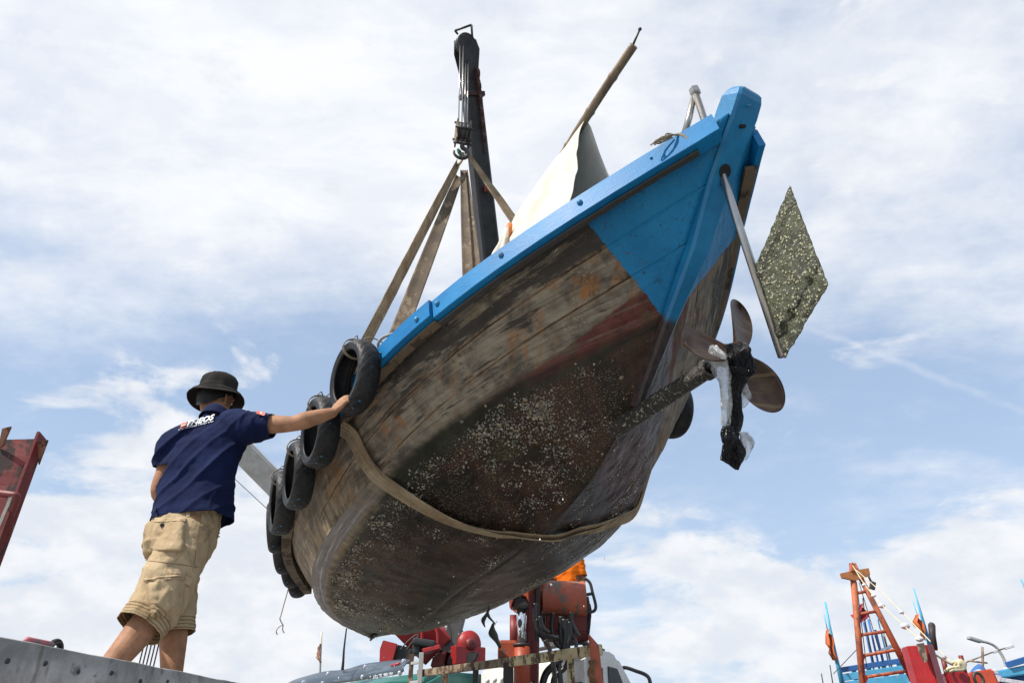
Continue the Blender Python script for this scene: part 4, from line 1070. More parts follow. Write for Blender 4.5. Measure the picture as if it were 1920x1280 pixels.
def folds(p, n):
    q = p - V(-1.62, 3.3, 1.2); a = q.dot(fe); c = q.dot(fd); wv = mnoise.noise(Vector((a * 4, c * 2.2, 3)))
    ph = a * 62 + wv * 4.2 + .8 * math.sin(c * 7)
    body_m = max(0, min(1, (-(p - Rsh).dot(arm) - .00) / .08 + 1))
    m_ = max(0.0, 1 - abs(c + .0) * 1.2) * body_m
    r = (1 - abs(math.sin(ph * .5))) ** 2.4; env = .35 + .9 * max(0, mnoise.noise(Vector((a * 7, c * 3, 9))) + .25)
    out = .021 * r * m_ * env
    qs = p - Rsh; al = qs.dot(arm)
    if al > -.03: out += .006 * (1 - abs(math.sin(al * 46 + 3 * mnoise.noise(p * 9)))) ** 2
    out += .007 * fbm(p, 8, 3) + .0022 * fbm(p, 26, 2)
    low = max(0, 1 - (p.z - ZC - .92) / .25); out += .010 * low * math.sin(math.atan2(p.y - 3.38 , p.x + 1.6) * 5 + p.z * 7)
    return out
hem_c, hem_ax = V(-1.60, 3.38, .915), Vector((.12, 0, -1)).normalized(); sR = (slR - Rsh).normalized(); sL = (slL - Lsh).normalized()
edit(shirt, folds, [(hem_c, hem_ax, .33), (slR, sR, .125), (slL, sL, .125)], .003)
# collar and sleeve bands
col_ = MB(); P = []
for i in range(41):
    a = 2 * math.pi * i / 40; f = Vector((math.cos(a), math.sin(a), 0)); c0 = nk + Vector((0, .002, -.012)); gap = 0
    tilt = .030 * (f.dot(Vector((.3, .95, 0)))) 
    row = [c0 + f * .074 + Vector((0, 0, -.010 - tilt)), c0 + f * .070 + Vector((0, 0, .022 - tilt)), c0 + f * .066 + Vector((0, 0, .046 - tilt)), c0 + f * .070 + Vector((0, 0, .050 - tilt)), c0 + f * .079 + Vector((0, 0, .036 - tilt)), c0 + f * .093 + Vector((0, 0, .004 - tilt)), c0 + f * .097 + Vector((0, 0, -.006 - tilt))]
    P.append([p + Vector((0, 0, .003 * fbm(p, 14))) for p in row])
cb = col_.grid(P, 0).build('collar', M_navy, shirt); cm = cb.modifiers.new('t', 'SOLIDIFY'); cm.thickness = .003
SB = bvh_of(shirt)
VIEW = Vector((0, 0, ZC))
def onto(bv, p, d_, off=.002):
    h = bv.ray_cast(p - d_ * .35, d_)
    return (h[0] - d_ * off) if h[0] else p
def over(bv, p, d_, off):        # the print bridges the small folds beneath it
    u = d_.orthogonal().normalized(); w_ = d_.cross(u); best = None
    for a, b_ in ((0, 0), (.012, 0), (-.012, 0), (0, .012), (0, -.012), (.009, .009), (-.009, .009), (.009, -.009), (-.009, -.009)):
        h = bv.ray_cast(p + u * a + w_ * b_ - d_ * .35, d_)
        if h[0] is not None and (best is None or h[3] < best): best = h[3]
    return p - d_ * .35 + d_ * (best - off) if best is not None else p
def text2d(txt, bold=.0, shear=0.0):
    cu = bpy.data.curves.new('lettering', 'FONT'); cu.body = txt; cu.size = 1; cu.offset = bold; cu.shear = shear; cu.resolution_u = 3; cu.fill_mode = 'FRONT'
    o = bpy.data.objects.new('lettering', cu); col.objects.link(o); dg = bpy.context.evaluated_depsgraph_get(); me = bpy.data.meshes.new_from_object(o.evaluated_get(dg), depsgraph=dg)
    vs = [(v.co.x, v.co.y) for v in me.vertices]; fs = [list(p.vertices) for p in me.polygons]
    bpy.data.objects.remove(o); bpy.data.meshes.remove(me); bpy.data.curves.remove(cu); return vs, fs
def put_text(mb, txt, corners, bv, d_, bold=.02, shear=.15, mi=0, off=.005):   # corners: bottom-left, bottom-right, top-left (points near the surface)
    vs, fs = text2d(txt, bold, shear); x0 = min(v[0] for v in vs); x1 = max(v[0] for v in vs); y0 = min(v[1] for v in vs); y1 = max(v[1] for v in vs)
    o_, u_, v_ = corners[0], corners[1] - corners[0], corners[2] - corners[0]
    mb.add([over(bv, o_ + u_ * ((x - x0) / (x1 - x0)) + v_ * ((y - y0) / (y1 - y0)), d_, off) for x, y in vs], fs, mi, False)
def quad_on(mb, pts, bv, d_, mi, nu=6, nv=4, off=.007):
    P = [[(over if off > .006 and bv is SB else onto)(bv, pts[0].lerp(pts[1], i / nu).lerp(pts[2].lerp(pts[3], i / nu), j / nv), d_, off) for j in range(nv + 1)] for i in range(nu + 1)]
    mb.grid(P, mi)
M_white = paint('white_print', (.78, .78, .78), .6, None, 60, .5, .1, .05); M_redp = paint('red_print', (.62, .11, .07), .6, None, 60, .5, .1, .1); M_pink = paint('pale_red_print', (.72, .38, .30), .6, None, 60, .5, .1, .1)
YB = 3.33; vd = (WY(372, 792, YB) - VIEW).normalized()
lt = MB()
put_text(lt, 'ENEOS', [WY(349, 800.5, YB), WY(402, 785.5, YB), WY(350.5, 790, YB)], SB, vd, .035, .28, 0)
put_text(lt, 'DẦU NHỚT SỐ 1 NHẬT BẢN', [WY(334.5, 807, YB), WY(400, 790.5, YB), WY(335, 803.6, YB)], SB, vd, .02, .1, 0)
for k in range(3): quad_on(lt, [WY(337.5 + 1.2 * k, 803 - 3.8 * k, YB), WY(348 + .8 * k, 800 - 3.4 * k, YB), WY(338.5 + 1.4 * k, 800.2 - 3.8 * k, YB), WY(348.8 + .8 * k, 797.4 - 3.4 * k, YB)], SB, vd, 1 if k != 1 else 2)
lt.build('back_print', [M_white, M_redp, M_pink], shirt, fix=False)
pt = MB(); vd2 = (WY(490, 769, 3.45) - VIEW).normalized()
quad_on(pt, [WY(480, 774.5, 3.45), WY(495, 778.5, 3.45), WY(483, 769, 3.45), WY(498, 773, 3.45)], SB, vd2, 0); quad_on(pt, [WY(487, 774, 3.45), WY(490, 775, 3.45), WY(488, 771.5, 3.45), WY(491.5, 772.5, 3.45)], SB, vd2, 1, 2, 2, .010)
pt.build('sleeve_patch', [M_redp, M_white], shirt, fix=False)

# shorts
def khaki():
    N = mat('khaki_twill'); o = N.obj; a = N.noise(o, 5, 6, .6); f = N.noise(o, 150, 4, .6); g = N.noise(N.mapv(o, (16, 16, 9)), 1, 7, .7, .9)
    k = N.mix(N.ss(a, .3, .7), (.33, .24, .14), (.47, .36, .225)); k = N.mix(N.m('MULTIPLY', N.ss(g, .48, .68), .5), k, (.20, .13, .07)); k = N.mix(N.m('MULTIPLY', N.ss(f, .5, .7), .2), k, (.5, .4, .27))
    st = None                     # rows of stitching round both hems
    for h_, ax in ((hemR, (Ran - Rkn).normalized()), (hemL, (Lan - Lkn).normalized())):
        rel = N.vm('SUBTRACT', o, tuple(h_ - man_loc)); dd = N.vm('DOT_PRODUCT', rel, tuple(ax)); inside = N.m('MULTIPLY', N.ss(N.vm('LENGTH', rel), .19, .17), N.m('MULTIPLY', N.ss(dd, -.066, -.062), N.ss(dd, .004, .0)))
        ln = N.m('MULTIPLY', inside, N.ss(N.m('ABSOLUTE', N.m('SUBTRACT', N.m('FRACT', N.m('MULTIPLY', dd, 66.0)), .5)), .20, .06)); st = ln if st is None else N.m('MAXIMUM', st, ln)
    k = N.mix(N.m('MULTIPLY', st, .55), k, (.16, .10, .05))
    return finish(N, k, .92, 0, N.bump(N.m('ADD', N.m('ADD', N.m('MULTIPLY', f, .4), N.m('MULTIPLY', g, 1.6)), N.m('MULTIPLY', st, -1.6)), .65, .008), .1)
hemR = Rkn.lerp(Ran, .25); hemL = Lkn.lerp(Lan, .30); man_loc = V(-1.62, 3.32, -.03)
M_khaki = khaki()
s = MB()
ring_loft(s, [rr(V(-1.606, 3.375, 1.03), -.32, .156, .126), rr(V(-1.606, 3.37, .95), -.34, .164, .134), rr(V(-1.612, 3.36, .88), -.42, .180, .152), rr(V(-1.612, 3.355, .80), -.48, .178, .150), rr(V(-1.612, 3.355, .74), -.5, .160, .130)], 32)
limb(s, [Rhip + Vector((-.01, .01, -.03)), Rhip.lerp(Rkn, .45), Rkn + Vector((.004, .006, .02)), hemR], [.120, .122, .112, .104], 26)
limb(s, [Lhip + Vector((.01, -.01, -.03)), Lhip.lerp(Lkn, .45), Lkn + Vector((0, .0, .02)), hemL], [.116, .110, .098, .093], 26)
shorts = fuse(s, 'cargo_shorts', M_khaki, man, .0075, 6, .5)
thd = (Rkn - Rhip).normalized()
def sfold(p, n):
    q = p.z - ZC; a = math.atan2(p.y - 3.33, p.x + 1.62)
    out = .011 * fbm(p + Vector((0, 0, .3 * math.sin(a))), 7, 4) + .006 * fbm(p, 19, 3)
    if q < .80:
        ph = q * 44 + 3.4 * mnoise.noise(Vector((p.x * 5, p.y * 5, q * 3))) + a * 2.2
        out += .011 * (1 - abs(math.sin(ph * .5))) ** 2.2 * (.4 + max(0, mnoise.noise(p * 6)))
    for h_, ax in ((hemR, (Ran - Rkn).normalized()), (hemL, (Lan - Lkn).normalized())):
        d_ = (p - h_).dot(ax) if (p - h_).length < .2 else -9
        for k in range(4):
            out += -.0035 * math.exp(-((d_ + .012 + .020 * k) / .0035) ** 2)
    return out
aR, aL = (Ran - Rkn).normalized(), (Lan - Lkn).normalized()
edit(shorts, sfold, [(hemR, aR, .19), (hemL, aL, .17), (V(-1.612, 3.37, 1.0), Vector((0, 0, 1)), .3)], .003)
KB = bvh_of(shorts)
M_seam = paint('seam_brown', (.20, .13, .07), .9); M_button = paint('dark_button', (.03, .02, .018), .35)
def pocket(name, quad, Y, puff, flap, button, par, folds_=0.0, seed=0.0):
    d_ = (WY(sum(p[0] for p in quad) / 4, sum(p[1] for p in quad) / 4, Y) - VIEW).normalized()
    c = [WY(p[0], p[1], Y) for p in quad]; mb = MB()          # tl, tr, br, bl
    def sheet(c, puff, base, nu=22, nv=24, sd=0.0, loose=0.0):
        P = []
        for i in range(nu + 1):
            row = []
            for j in range(nv + 1):
                a, b_ = i / nu, j / nv; p = c[0].lerp(c[1], a).lerp(c[3].lerp(c[2], a), b_); e = min(a, 1 - a, 1 - b_ if not loose else 1, b_ + .10)
                hgt = base + puff * (1 - (1 - min(1, e * 4.2)) ** 2) + folds_ * fbm((a * 4 + sd, b_ * 4, seed), 1, 4) * min(1, e * 8) + .006 * loose * b_ - .006 * (math.exp(-((min(a, 1 - a) - .05) / .012) ** 2)) * (1 if not loose else 0)
                row.append(onto(KB, p, d_, max(hgt, .002)) if e > 0 else onto(KB, p, d_, -.004))
            P.append(row)
        mb.grid(P, 0)
    sheet(c, puff, .013)
    if flap:
        f = [c[0].lerp(c[3], -.05), c[1].lerp(c[2], -.05), c[1].lerp(c[2], flap[1]), c[0].lerp(c[3], flap[0])]; sheet(f, .003, puff + .006, 22, 8, 3.0, 1.0)
    for bx_, by_ in button:
        p = onto(KB, WY(bx_, by_, Y), d_, puff + .018); q = (-d_).to_track_quat('Z', 'Y').to_matrix().to_4x4()
        mb.lathe([(.0005, .003), (.006, .003), (.0085, .005), (.0095, .0), (.0095, -.012)], Matrix.Translation(p) @ q, 14, 1)
    return mb.build(name, [M_khaki, M_button], par, fix=False)
pocket('back_pocket', [(287, 972), (351, 974), (345, 1034), (279, 1031)], 3.2, .008, (.10, .04), [(304, 984)], shorts, .006, 1.0)
pocket('cargo_pocket', [(268, 1088), (352, 1076), (343, 1150), (284, 1160)], 3.1, .030, (.0, .12), [], shorts, .012, 4.0)
pocket('pocket_flap', [(311, 1062), (366, 1086), (361, 1101), (318, 1083)], 3.1, .006, None, [(322, 1084)], shorts, .004, 6.0)
#pocket('side_pocket', [(262, 996), (270, 990), (268, 1046), (261, 1050)], 3.2, .010, None, [], shorts, .006, 8.0)
for px in (352, 292):
    wb = MB()
    p = [WY(px, 951, 3.2), WY(px + 7, 951, 3.2), WY(px + 4, 968, 3.2), WY(px - 3, 968, 3.2)]; d_ = (p[0] - VIEW).normalized(); quad_on(wb, [p[0], p[1], p[3], p[2]], KB, d_, 0, 3, 6, .009)
    wb.build('belt_loop', M_khaki, shorts, fix=False)
for line in ([(272, 1050), (300, 1053), (335, 1057), (372, 1063)], [(376, 962), (374, 985), (369, 1020), (364, 1058)], [(398, 990), (391, 1005), (383, 1016)]):
    st_ = MB(); pts = bez([Vector((x, y, 0)) for x, y in line], 8); st_.tube([onto(KB, WY(p.x, p.y, 3.2), (WY(p.x, p.y, 3.2) - VIEW).normalized(), .001) for p in pts], 0.0016, 6); st_.build('seam', M_seam, shorts, fix=False)

# bucket hat
M_hat = cloth_mat('hat_cotton', (.018, .016, .015), (.032, .029, .026), 1100)
hat = MB(); hax = Vector((-.05, .10, 1)).normalized(); hx = Vector((1, -.1, .05)); hx = (hx - hax * hx.dot(hax)).normalized(); hy = hax.cross(hx)
prof = [(.150, -.030), (.147, -.026), (.128, .000), (.106, .022), (.101, .030), (.102, .052), (.101, .075), (.097, .098), (.088, .116), (.070, .126), (.040, .130), (.002, .131)]
P = []; hb0 = hc + hax * .020
for i in range(65):
    a = 2 * math.pi * (i % 64) / 64; f = hx * math.cos(a) + hy * math.sin(a); row = []
    for k, (r, z) in enumerate(prof):
        wv = (.010 * math.sin(a * 2 + .6) + .006 * math.sin(a * 3 + 2)) * max(0, (.03 - z) / .06)
        fl = .0055 * fbm((math.cos(a) * 2.2, math.sin(a) * 2.2, z * 26), 1, 4) * (1 if .02 < z < .13 else .35)
        row.append(hb0 + f * (r * (1.0 if k > 3 else 1.04) + fl) + hax * (z + wv + .006 * fbm((math.cos(a) * 2, math.sin(a) * 2, 4 + z * 9), 1, 3) * (z > .08)))
    P.append(row)
ho = hat.grid(P, 0).build('bucket_hat', M_hat, man); hm = ho.modifiers.new('t', 'SOLIDIFY'); hm.thickness = .003
bd = MB(); 
for z, r in ((.027, .1055), (.012, .120), (-.008, .138)):
    ring = []
    for i in range(65):
        a = 2 * math.pi * i / 64; wv = (.010 * math.sin(a * 2 + .6) + .006 * math.sin(a * 3 + 2)) * max(0, (.03 - z) / .06); ring.append(hb0 + (hx * math.cos(a) + hy * math.sin(a)) * r * 1.02 + hax * (z + wv + .001))
    bd.tube(ring, .0016, 5, caps=False)
bd.build('stitching', M_hat, ho)

# ---------------------------------------------------------------- the crane driver, seated, head hidden behind the hull
YO = 8.42
drv = thing('person', WY(1058, 1135, YO), 'person in orange T-shirt sitting behind the rusty crane control box', 'person')
b = MB(); pel = WY(1058, 1128, YO); chest = WY(1062, 1072, YO); nk2 = WY(1062, 1038, YO + .03); hc2 = nk2 + Vector((0, -.02, .15)); f2 = Vector((-.05, -1, 0)).normalized(); up2 = Vector((0, 0, 1))
rx = Vector((-1, .05, 0)).normalized(); fy = Vector((-.05, -1, 0))
ring_loft(b, [(pel, rx * .16, fy * .12), (pel.lerp(chest, .5), rx * .15, fy * .11), (chest, rx * .17, fy * .12), (nk2.lerp(chest, .25), rx * .14, fy * .09), (nk2, rx * .06, fy * .06)], 24)
limb(b, [nk2, hc2 - up2 * .03], [.06, .058], 14); head_parts(b, hc2, f2, up2)
Ls, Rs = WY(1082, 1052, YO), WY(1036, 1056, YO)
Le, Re = WY(1091, 1092, YO - .02), WY(1026, 1095, YO - .02); Lw, Rw = WY(1078, 1101, YO - .24), WY(1036, 1102, YO - .24)
limb(b, [Ls, Ls.lerp(Le, .5), Le, Lw], [.062, .05, .043, .030], 14); limb(b, [Rs, Rs.lerp(Re, .5), Re, Rw], [.062, .05, .043, .030], 14)
hand(b, Lw, Vector((-.2, -1, -.2)), Vector((0, -.2, -1)), (.6, .8, .6), False); hand(b, Rw, Vector((.2, -1, -.2)), Vector((0, -.2, -1)), (.6, .8, .6), True)
for s_ in (1, -1):
    hp_ = pel + rx * .09 * s_; kn = hp_ + fy * .26 + rx * .12 * s_ + Vector((0, 0, -.10)); an = kn + Vector((0, .12, -.34)); limb(b, [hp_, kn, an], [.08, .065, .042], 14); limb(b, [an, an + fy * .14 + Vector((0, 0, -.05))], [.04, .03], 10)
fuse(b, 'body', M_skin, drv, .007, 3); eyes_hair(drv, hc2, f2, up2, M_hair)
M_otee = cloth_mat('orange_jersey', (.68, .135, .008), (.80, .19, .012), 700)
s = MB(); ring_loft(s, [(pel + Vector((0, 0, -.03)), rx * .19, fy * .15), (pel.lerp(chest, .5), rx * .185, fy * .145), (chest, rx * .19, fy * .14), (nk2.lerp(chest, .3), rx * .16, fy * .11), (nk2 + Vector((0, 0, -.01)), rx * .075, fy * .075)], 30)
sl2, sr2 = Ls.lerp(Le, .72), Rs.lerp(Re, .72)
limb(s, [Ls.lerp(nk2, .4), Ls, sl2], [.08, .085, .072], 18); limb(s, [Rs.lerp(nk2, .4), Rs, sr2], [.08, .085, .072], 18)
tee = fuse(s, 't_shirt', M_otee, drv, .009, 6)
edit(tee, lambda p, n: .014 * fbm(p, 6, 4) + .008 * (1 - abs(math.sin(p.z * 30 + 4 * mnoise.noise(p * 5)))) ** 2, [(sl2, (sl2 - Ls).normalized(), .12), (sr2, (sr2 - Rs).normalized(), .12)], .003)
M_trous = cloth_mat('dark_trousers', (.022, .020, .024), (.035, .032, .036)); s = MB(); ring_loft(s, [(pel + Vector((0, 0, .02)), rx * .17, fy * .13), (pel + Vector((0, 0, -.10)), rx * .18, fy * .14)], 24)
for s_ in (1, -1):
    hp_ = pel + rx * .09 * s_; kn = hp_ + fy * .26 + rx * .12 * s_ + Vector((0, 0, -.10)); an = kn + Vector((0, .12, -.30)); limb(s, [hp_, kn, an], [.10, .085, .06], 16)
tr_ = fuse(s, 'trousers', M_trous, drv, .011, 4); edit(tr_, lambda p, n: .008 * fbm(p, 10, 3))
# ================================================================ lorries and cranes behind the boat
def onv(px, py, a, b):          # where that pixel's ray meets the upright plane through ground points a, b
    d_ = W(px, py, 1) - VIEW; n = Vector((-(b[1] - a[1]), b[0] - a[0], 0)).normalized(); p0 = Vector((a[0], a[1], 0))
    return VIEW + d_ * ((p0 - VIEW).dot(n) / d_.dot(n))
M_cor = paint('crane_orange', (.36, .06, .022), .5, (.10, .07, .055), 9, .57, .3, .25)
M_corw = paint('crane_orange_worn', (.50, .11, .05), .5, (.17, .12, .09), 7, .49, .4, .3)
M_dred = paint('deep_red', (.17, .018, .016), .5, (.03, .02, .018), 10, .58)
M_dredk = paint('sooty_red', (.065, .020, .018), .5, (.03, .018, .016), 10, .56)
M_red = paint('crane_red', (.36, .02, .02), .42, (.16, .05, .04), 10, .66, .15, .18)
M_boom = metal('boom_steel', (.045, .042, .041), .45, .6, .3, (.016, .013, .011), .8)
M_greyb = metal('grey_boom', (.42, .42, .41), .45, .4, .35, (.20, .17, .14), .5)
M_cream = paint('cream_paint_chipped', (.62, .52, .30), .6, (.10, .07, .045), 16, .50, .4, .25)
M_rusty = paint('rusty_rack', (.26, .20, .13), .75, (.09, .05, .03), 13, .48, .5, .35)
M_cabw = paint('cab_white', (.70, .70, .66), .35, (.30, .25, .18), 12, .64, .1, .08)
M_teal = paint('cab_teal', (.035, .17, .15), .35, (.06, .09, .08), 10, .63, .1, .2)
M_hose = paint('hose_black', (.012, .012, .013), .35, None, 20, .5, .1, .2)
N = mat('dark_glass'); M_glass = finish(N, (.012, .014, .018), .08, 0, None, .6)
N = mat('tinted_visor'); a_ = N.noise(N.obj, 3, 5, .6); st_n = N.noise(N.mapv(N.obj, (2, 2, 30)), 1, 4, .6)
M_visor = finish(N, N.mix(N.m('MULTIPLY', N.ss(st_n, .5, .75), .5), (.035, .05, .065), (.16, .20, .24)), N.m('ADD', .12, N.m('MULTIPLY', a_, .3)), 0, None, .7)

ct = thing('crane_truck', WY(990, 1250, 7.9) * Vector((1, 1, 0)) if False else Vector((.3, 7.9, 0)), 'white-cabbed lorry with an orange crane whose dark boom holds up the boat', 'crane truck')
# boom: three telescoping sections, tip over the boat
tipw = W(873, 78, 7.25); basew = WY(988, 1105, 7.95); bd_ = (basew - tipw).normalized(); BL = (basew - tipw).length
upb = Vector((0, -.5, .86))
def tapered(mb, a, b_, w0, w1, h0, h1, mi=0):
    x = (b_ - a).normalized(); y = upb.cross(x).normalized(); z = x.cross(y); P = []
    for c, ww, hh in ((a, w0, h0), (b_, w1, h1)):
        k = .22; o = [(-1, -1 + k), (-1, 1 - k), (-1 + k, 1), (1 - k, 1), (1, 1 - k), (1, -1 + k), (1 - k, -1), (-1 + k, -1)]
        P.append([c + y * (u * ww / 2) + z * (v * hh / 2) for u, v in o])
    vs = P[0] + P[1]; mb.add(vs, [[i, (i + 1) % 8, 8 + (i + 1) % 8, 8 + i] for i in range(8)] + [list(range(8))[::-1], list(range(8, 16))], mi, False); return mb
L = lambda q: tipw + bd_ * q
def boomq(y_px):                # distance down the boom to that image row
    return min((abs(proj(L(q))[1] - y_px), q) for q in np.linspace(0, BL, 400))[1]
q1, q2, q3 = boomq(180), boomq(470), boomq(900)
tapered(MB(), L(q1 - .15), L(q3), .15, .19, .19, .23).build('boom', M_boom, ct)
tapered(MB(), L(.12), L(q1), .125, .145, .15, .17).build('boom_extension', M_boom, ct)
tapered(MB(), L(q3 - .15), basew + bd_ * .2, .27, .32, .31, .36).build('boom_base', M_cor, ct)
yb = upb.cross(bd_).normalized(); zb = bd_.cross(yb)
cl_ = MB(); cl_.box(L(q1), (.05, .20, .23), Matrix((bd_, yb, zb)).transposed(), .006); cl_.build('boom_collar', M_dredk, ct)
stp = MB(); stp.box(L(boomq(357)) - yb * .12, (.07, .05, .05), Matrix((bd_, yb, zb)).transposed(), .004); stp.build('rope_guide', M_dred, ct)
for s_ in (1, -1):               # toothed side plate and head cheeks
    hp_ = MB(); o_ = [L(.0) + zb * .09, L(.10) + zb * .12, L(.42) + zb * .06, L(.42) - zb * .07, L(.12) - zb * .12, L(-.03) - zb * .10]
    hp_.prism([p + yb * (.070 * s_ - .006) for p in o_], yb * .012, 0, .003); hp_.build('boom_head_plate', M_boom, ct)
tooth = MB(); sg = 1 if proj(L(.5) + yb * .1)[0] > proj(L(.5))[0] else -1
o_ = []
for k in range(25):
    q = .32 + (q1 + .55 - .32) * k / 24; o_.append(L(q) + yb * sg * (.128 + (.022 if k % 4 in (1, 2) else 0) - .03 * (k / 24)))
o_ += [L(q1 + .62) + yb * sg * .10, L(.30) + yb * sg * .08]
tooth.prism([p + zb * .03 for p in o_], zb * .03); tooth.build('boom_rack_plate', M_dredk, ct)
hf = MB(); a1, a2, a3, a4 = W(858, 64, 7.25), W(853, 58, 7.2), W(884, 47, 7.2), W(886, 78, 7.25)
for p, q in ((a1, a2), (a2, a3), (a3, a4)): hf.tube([p, q], .012, 8)
hf.build('head_guard', M_dark, ct)
shv = MB(); yq = yb.to_track_quat('Z', 'Y').to_matrix().to_4x4()
shv.lathe([(.02, -.05), (.105, -.05), (.105, -.04), (.09, -.028), (.105, -.015), (.105, .015), (.09, .028), (.105, .04), (.105, .05), (.02, .05)], Matrix.Translation(L(.03) - zb * .01) @ yq, 24); shv.build('head_sheave', M_dark, ct)
hk = W(868, 252, 6.42)
for i, (x0, x1) in enumerate(((863, 860), (869, 866), (873.5, 871), (878, 876))):
    top = W(x0, 74 if i < 2 else 110, 7.2); bot = W(x1, 236, 6.45); MB().tube([top, bot], .0055, 6).build('hoist_rope', M_steel, ct)
bl_ = MB(); hz = Vector((0, 0, 1)); hxx = Vector((1, .25, 0)).normalized(); hyy = hz.cross(hxx); HR = Matrix((hxx, hyy, hz)).transposed()
hb = thing('hook_block', hk, 'steel two-sheave hook block with hook hanging on ropes below the boom head', 'hook block')
for s_ in (1, -1):
    m_ = MB(); o_ = [(-.07, -.12), (.07, -.12), (.085, .0), (.07, .13), (-.07, .13), (-.085, .0)]
    m_.prism([hk + hxx * (.062 * s_ - .007) + hyy * u + hz * v for u, v in o_], hxx * .014, 0, .003); m_.build('cheek_plate', M_rusty if s_ < 0 else M_boom, hb)
m_ = MB(); m_.lathe([(.02, -.045), (.085, -.045), (.085, -.03), (.068, -.02), (.085, -.01), (.085, .01), (.068, .02), (.085, .03), (.085, .045), (.02, .045)], Matrix.Translation(hk + hz * .02) @ hxx.to_track_quat('Z', 'Y').to_matrix().to_4x4(), 24); m_.build('sheave', M_dark, hb)
for u, v in ((.0, .14), (.0, -.12), (.08, .0), (-.08, .0)):
    MB().tube([hk + hyy * u + hz * v - hxx * .085, hk + hyy * u + hz * v + hxx * .085], .012, 8).build('pin', M_boom, hb)
m_ = MB(); hkc = hk + Vector((-.01, 0, -.24)); pts = [hk + hz * -.13, hk + hz * -.17]
for k in range(15): a = math.radians(60 - 250 * k / 14); pts.append(hkc + hxx * (-.065 * math.cos(a) * -1) + hz * (.065 * math.sin(a)))
m_.tube(bez(pts, 4), [.022] * 20 + [.022 - .012 * min(1, k / 44) for k in range(45)], 10); m_.build('hook', M_boom, hb)
# lift cylinder, mast
YC = 7.55
MB().tube([WY(979, 1300, YC), WY(979, 1209, YC)], .083, 20).build('lift_cylinder', M_cor, ct)
MB().tube([WY(978, 1209, YC), WY(977, 1136, YC)], .050, 20).build('cylinder_rod', M_chrome, ct)
m_ = MB(); m_.tube([WY(978, 1211, YC), WY(978, 1206, YC)], .09, 20); m_.build('cylinder_gland', M_dark, ct)
m_ = MB(); m_.box(WY(976, 1131, YC), (.17, .14, .11), None, .03); m_.tube([WY(962, 1133, YC), WY(991, 1133, YC)], .05, 14); m_.build('rod_end', M_dark, ct)
m_ = MB(); m_.prism([WY(958, 1137, YC - .1), WY(958, 1095, YC - .1), WY(990, 1070, YC - .1), WY(992, 1128, YC - .1), WY(986, 1118, YC - .1), WY(975, 1113, YC - .1), WY(964, 1119, YC - .1)], Vector((0, .3, 0)), 0, .006); m_.build('boom_bracket', M_cor, ct)
m_ = MB(); m_.beam(WY(996, 1310, YC + .2), WY(1001, 1080, YC + .45), .14, .26, (0, 1, 0), .02); m_.build('mast', M_dred, ct)
m_ = MB(); m_.beam(WY(1005, 1250, YC + .25), WY(1008, 1085, YC + .35), .05, .2, (0, 1, 0), .01); m_.build('mast_side_plate', M_boom, ct)
m_ = MB(); m_.box(WY(952, 1225, YC + .1), (.20, .25, .24), None, .03); m_.tube([WY(946, 1205, YC + .1), WY(960, 1205, YC + .1)], .03, 10); m_.build('valve_block', M_cor, ct)
m_ = MB(); m_.lathe([(.02, -.04), (.20, -.04), (.20, .04), (.02, .04)], Matrix.Translation(WY(963, 1190, YC + .18)) @ Matrix.Rotation(math.pi / 2, 4, 'Y'), 28); m_.build('hose_reel', M_dred, ct)
# slewing gear hoses round the mast
for k, (pts) in enumerate(([(1003, 1130), (1004, 1165), (1012, 1188), (1030, 1197), (1048, 1194)], [(1007, 1160), (1010, 1180), (1022, 1192), (1040, 1194)], [(1012, 1155), (1018, 1175), (1030, 1186)], [(1022, 1200), (1030, 1215), (1038, 1250), (1042, 1285)])):
    m_ = MB(); c = bez([WY(x, y, YC - .05 - .05 * k) for x, y in pts], 10); m_.tube(c, [.022 + .006 * (i % 2) * (k < 2) for i in range(len(c))], 10); m_.build('hydraulic_hose', M_hose, ct)
# control box and seat frame
X0, X1 = .335, .815; YX = 7.85
def yz(pr, x): return [V(x, y, z) for y, z in pr]
hood = [(8.15, 1.515), (7.97, 1.515), (7.90, 1.48), (7.86, 1.42), (7.835, 1.35), (7.83, 1.28), (7.845, 1.21), (7.88, 1.165), (7.95, 1.15), (8.15, 1.15)]
m_ = MB(); P = [[V(X0 + (X1 - X0) * i / 12 , y, z - .02 * (i / 12)) for y, z in hood + hood[:1]] for i in range(13)]
for i in (5, 6, 7): P[i] = [p + Vector((0, -.012 if i == 6 else -.004, 0)) for p in P[i]]
m_.grid(P, 0); m_.add(P[0][:-1], [list(range(len(hood)))], 0, False); m_.add(P[-1][:-1], [list(range(len(hood)))], 0, False); m_.build('control_hood', M_corw, ct)
lowb = [(7.93, 1.148), (7.95, .97), (8.05, .885), (8.34, .885), (8.34, 1.148)]
m_ = MB(); m_.prism(yz(lowb, X0 + .03), (X1 - X0 - .03, 0, 0), 0, .012); m_.build('control_box', M_dred, ct)
m_ = MB(); m_.lathe([(.001, .012), (.014, .010), (.02, 0)], Matrix.Translation(V(X0 + .09, 7.865, 1.44)) @ Matrix.Rotation(math.pi / 2, 4, 'X'), 14); m_.build('key_switch', M_chrome, ct)
for pts in ([(1096, 1083), (1106, 1092), (1111, 1110), (1117, 1135), (1113, 1145), (1100, 1147)], [(1100, 1114), (1111, 1112)], [(1101, 1118), (1103, 1135), (1096, 1146)], [(1022, 1105), (1013, 1103), (1012, 1120)], [(1021, 1137), (1009, 1140), (1009, 1150), (1022, 1155)]):
    MB().tube(bez([WY(x, y, 7.93) for x, y in pts], 8), .017, 10).build('handrail', M_dark, ct)
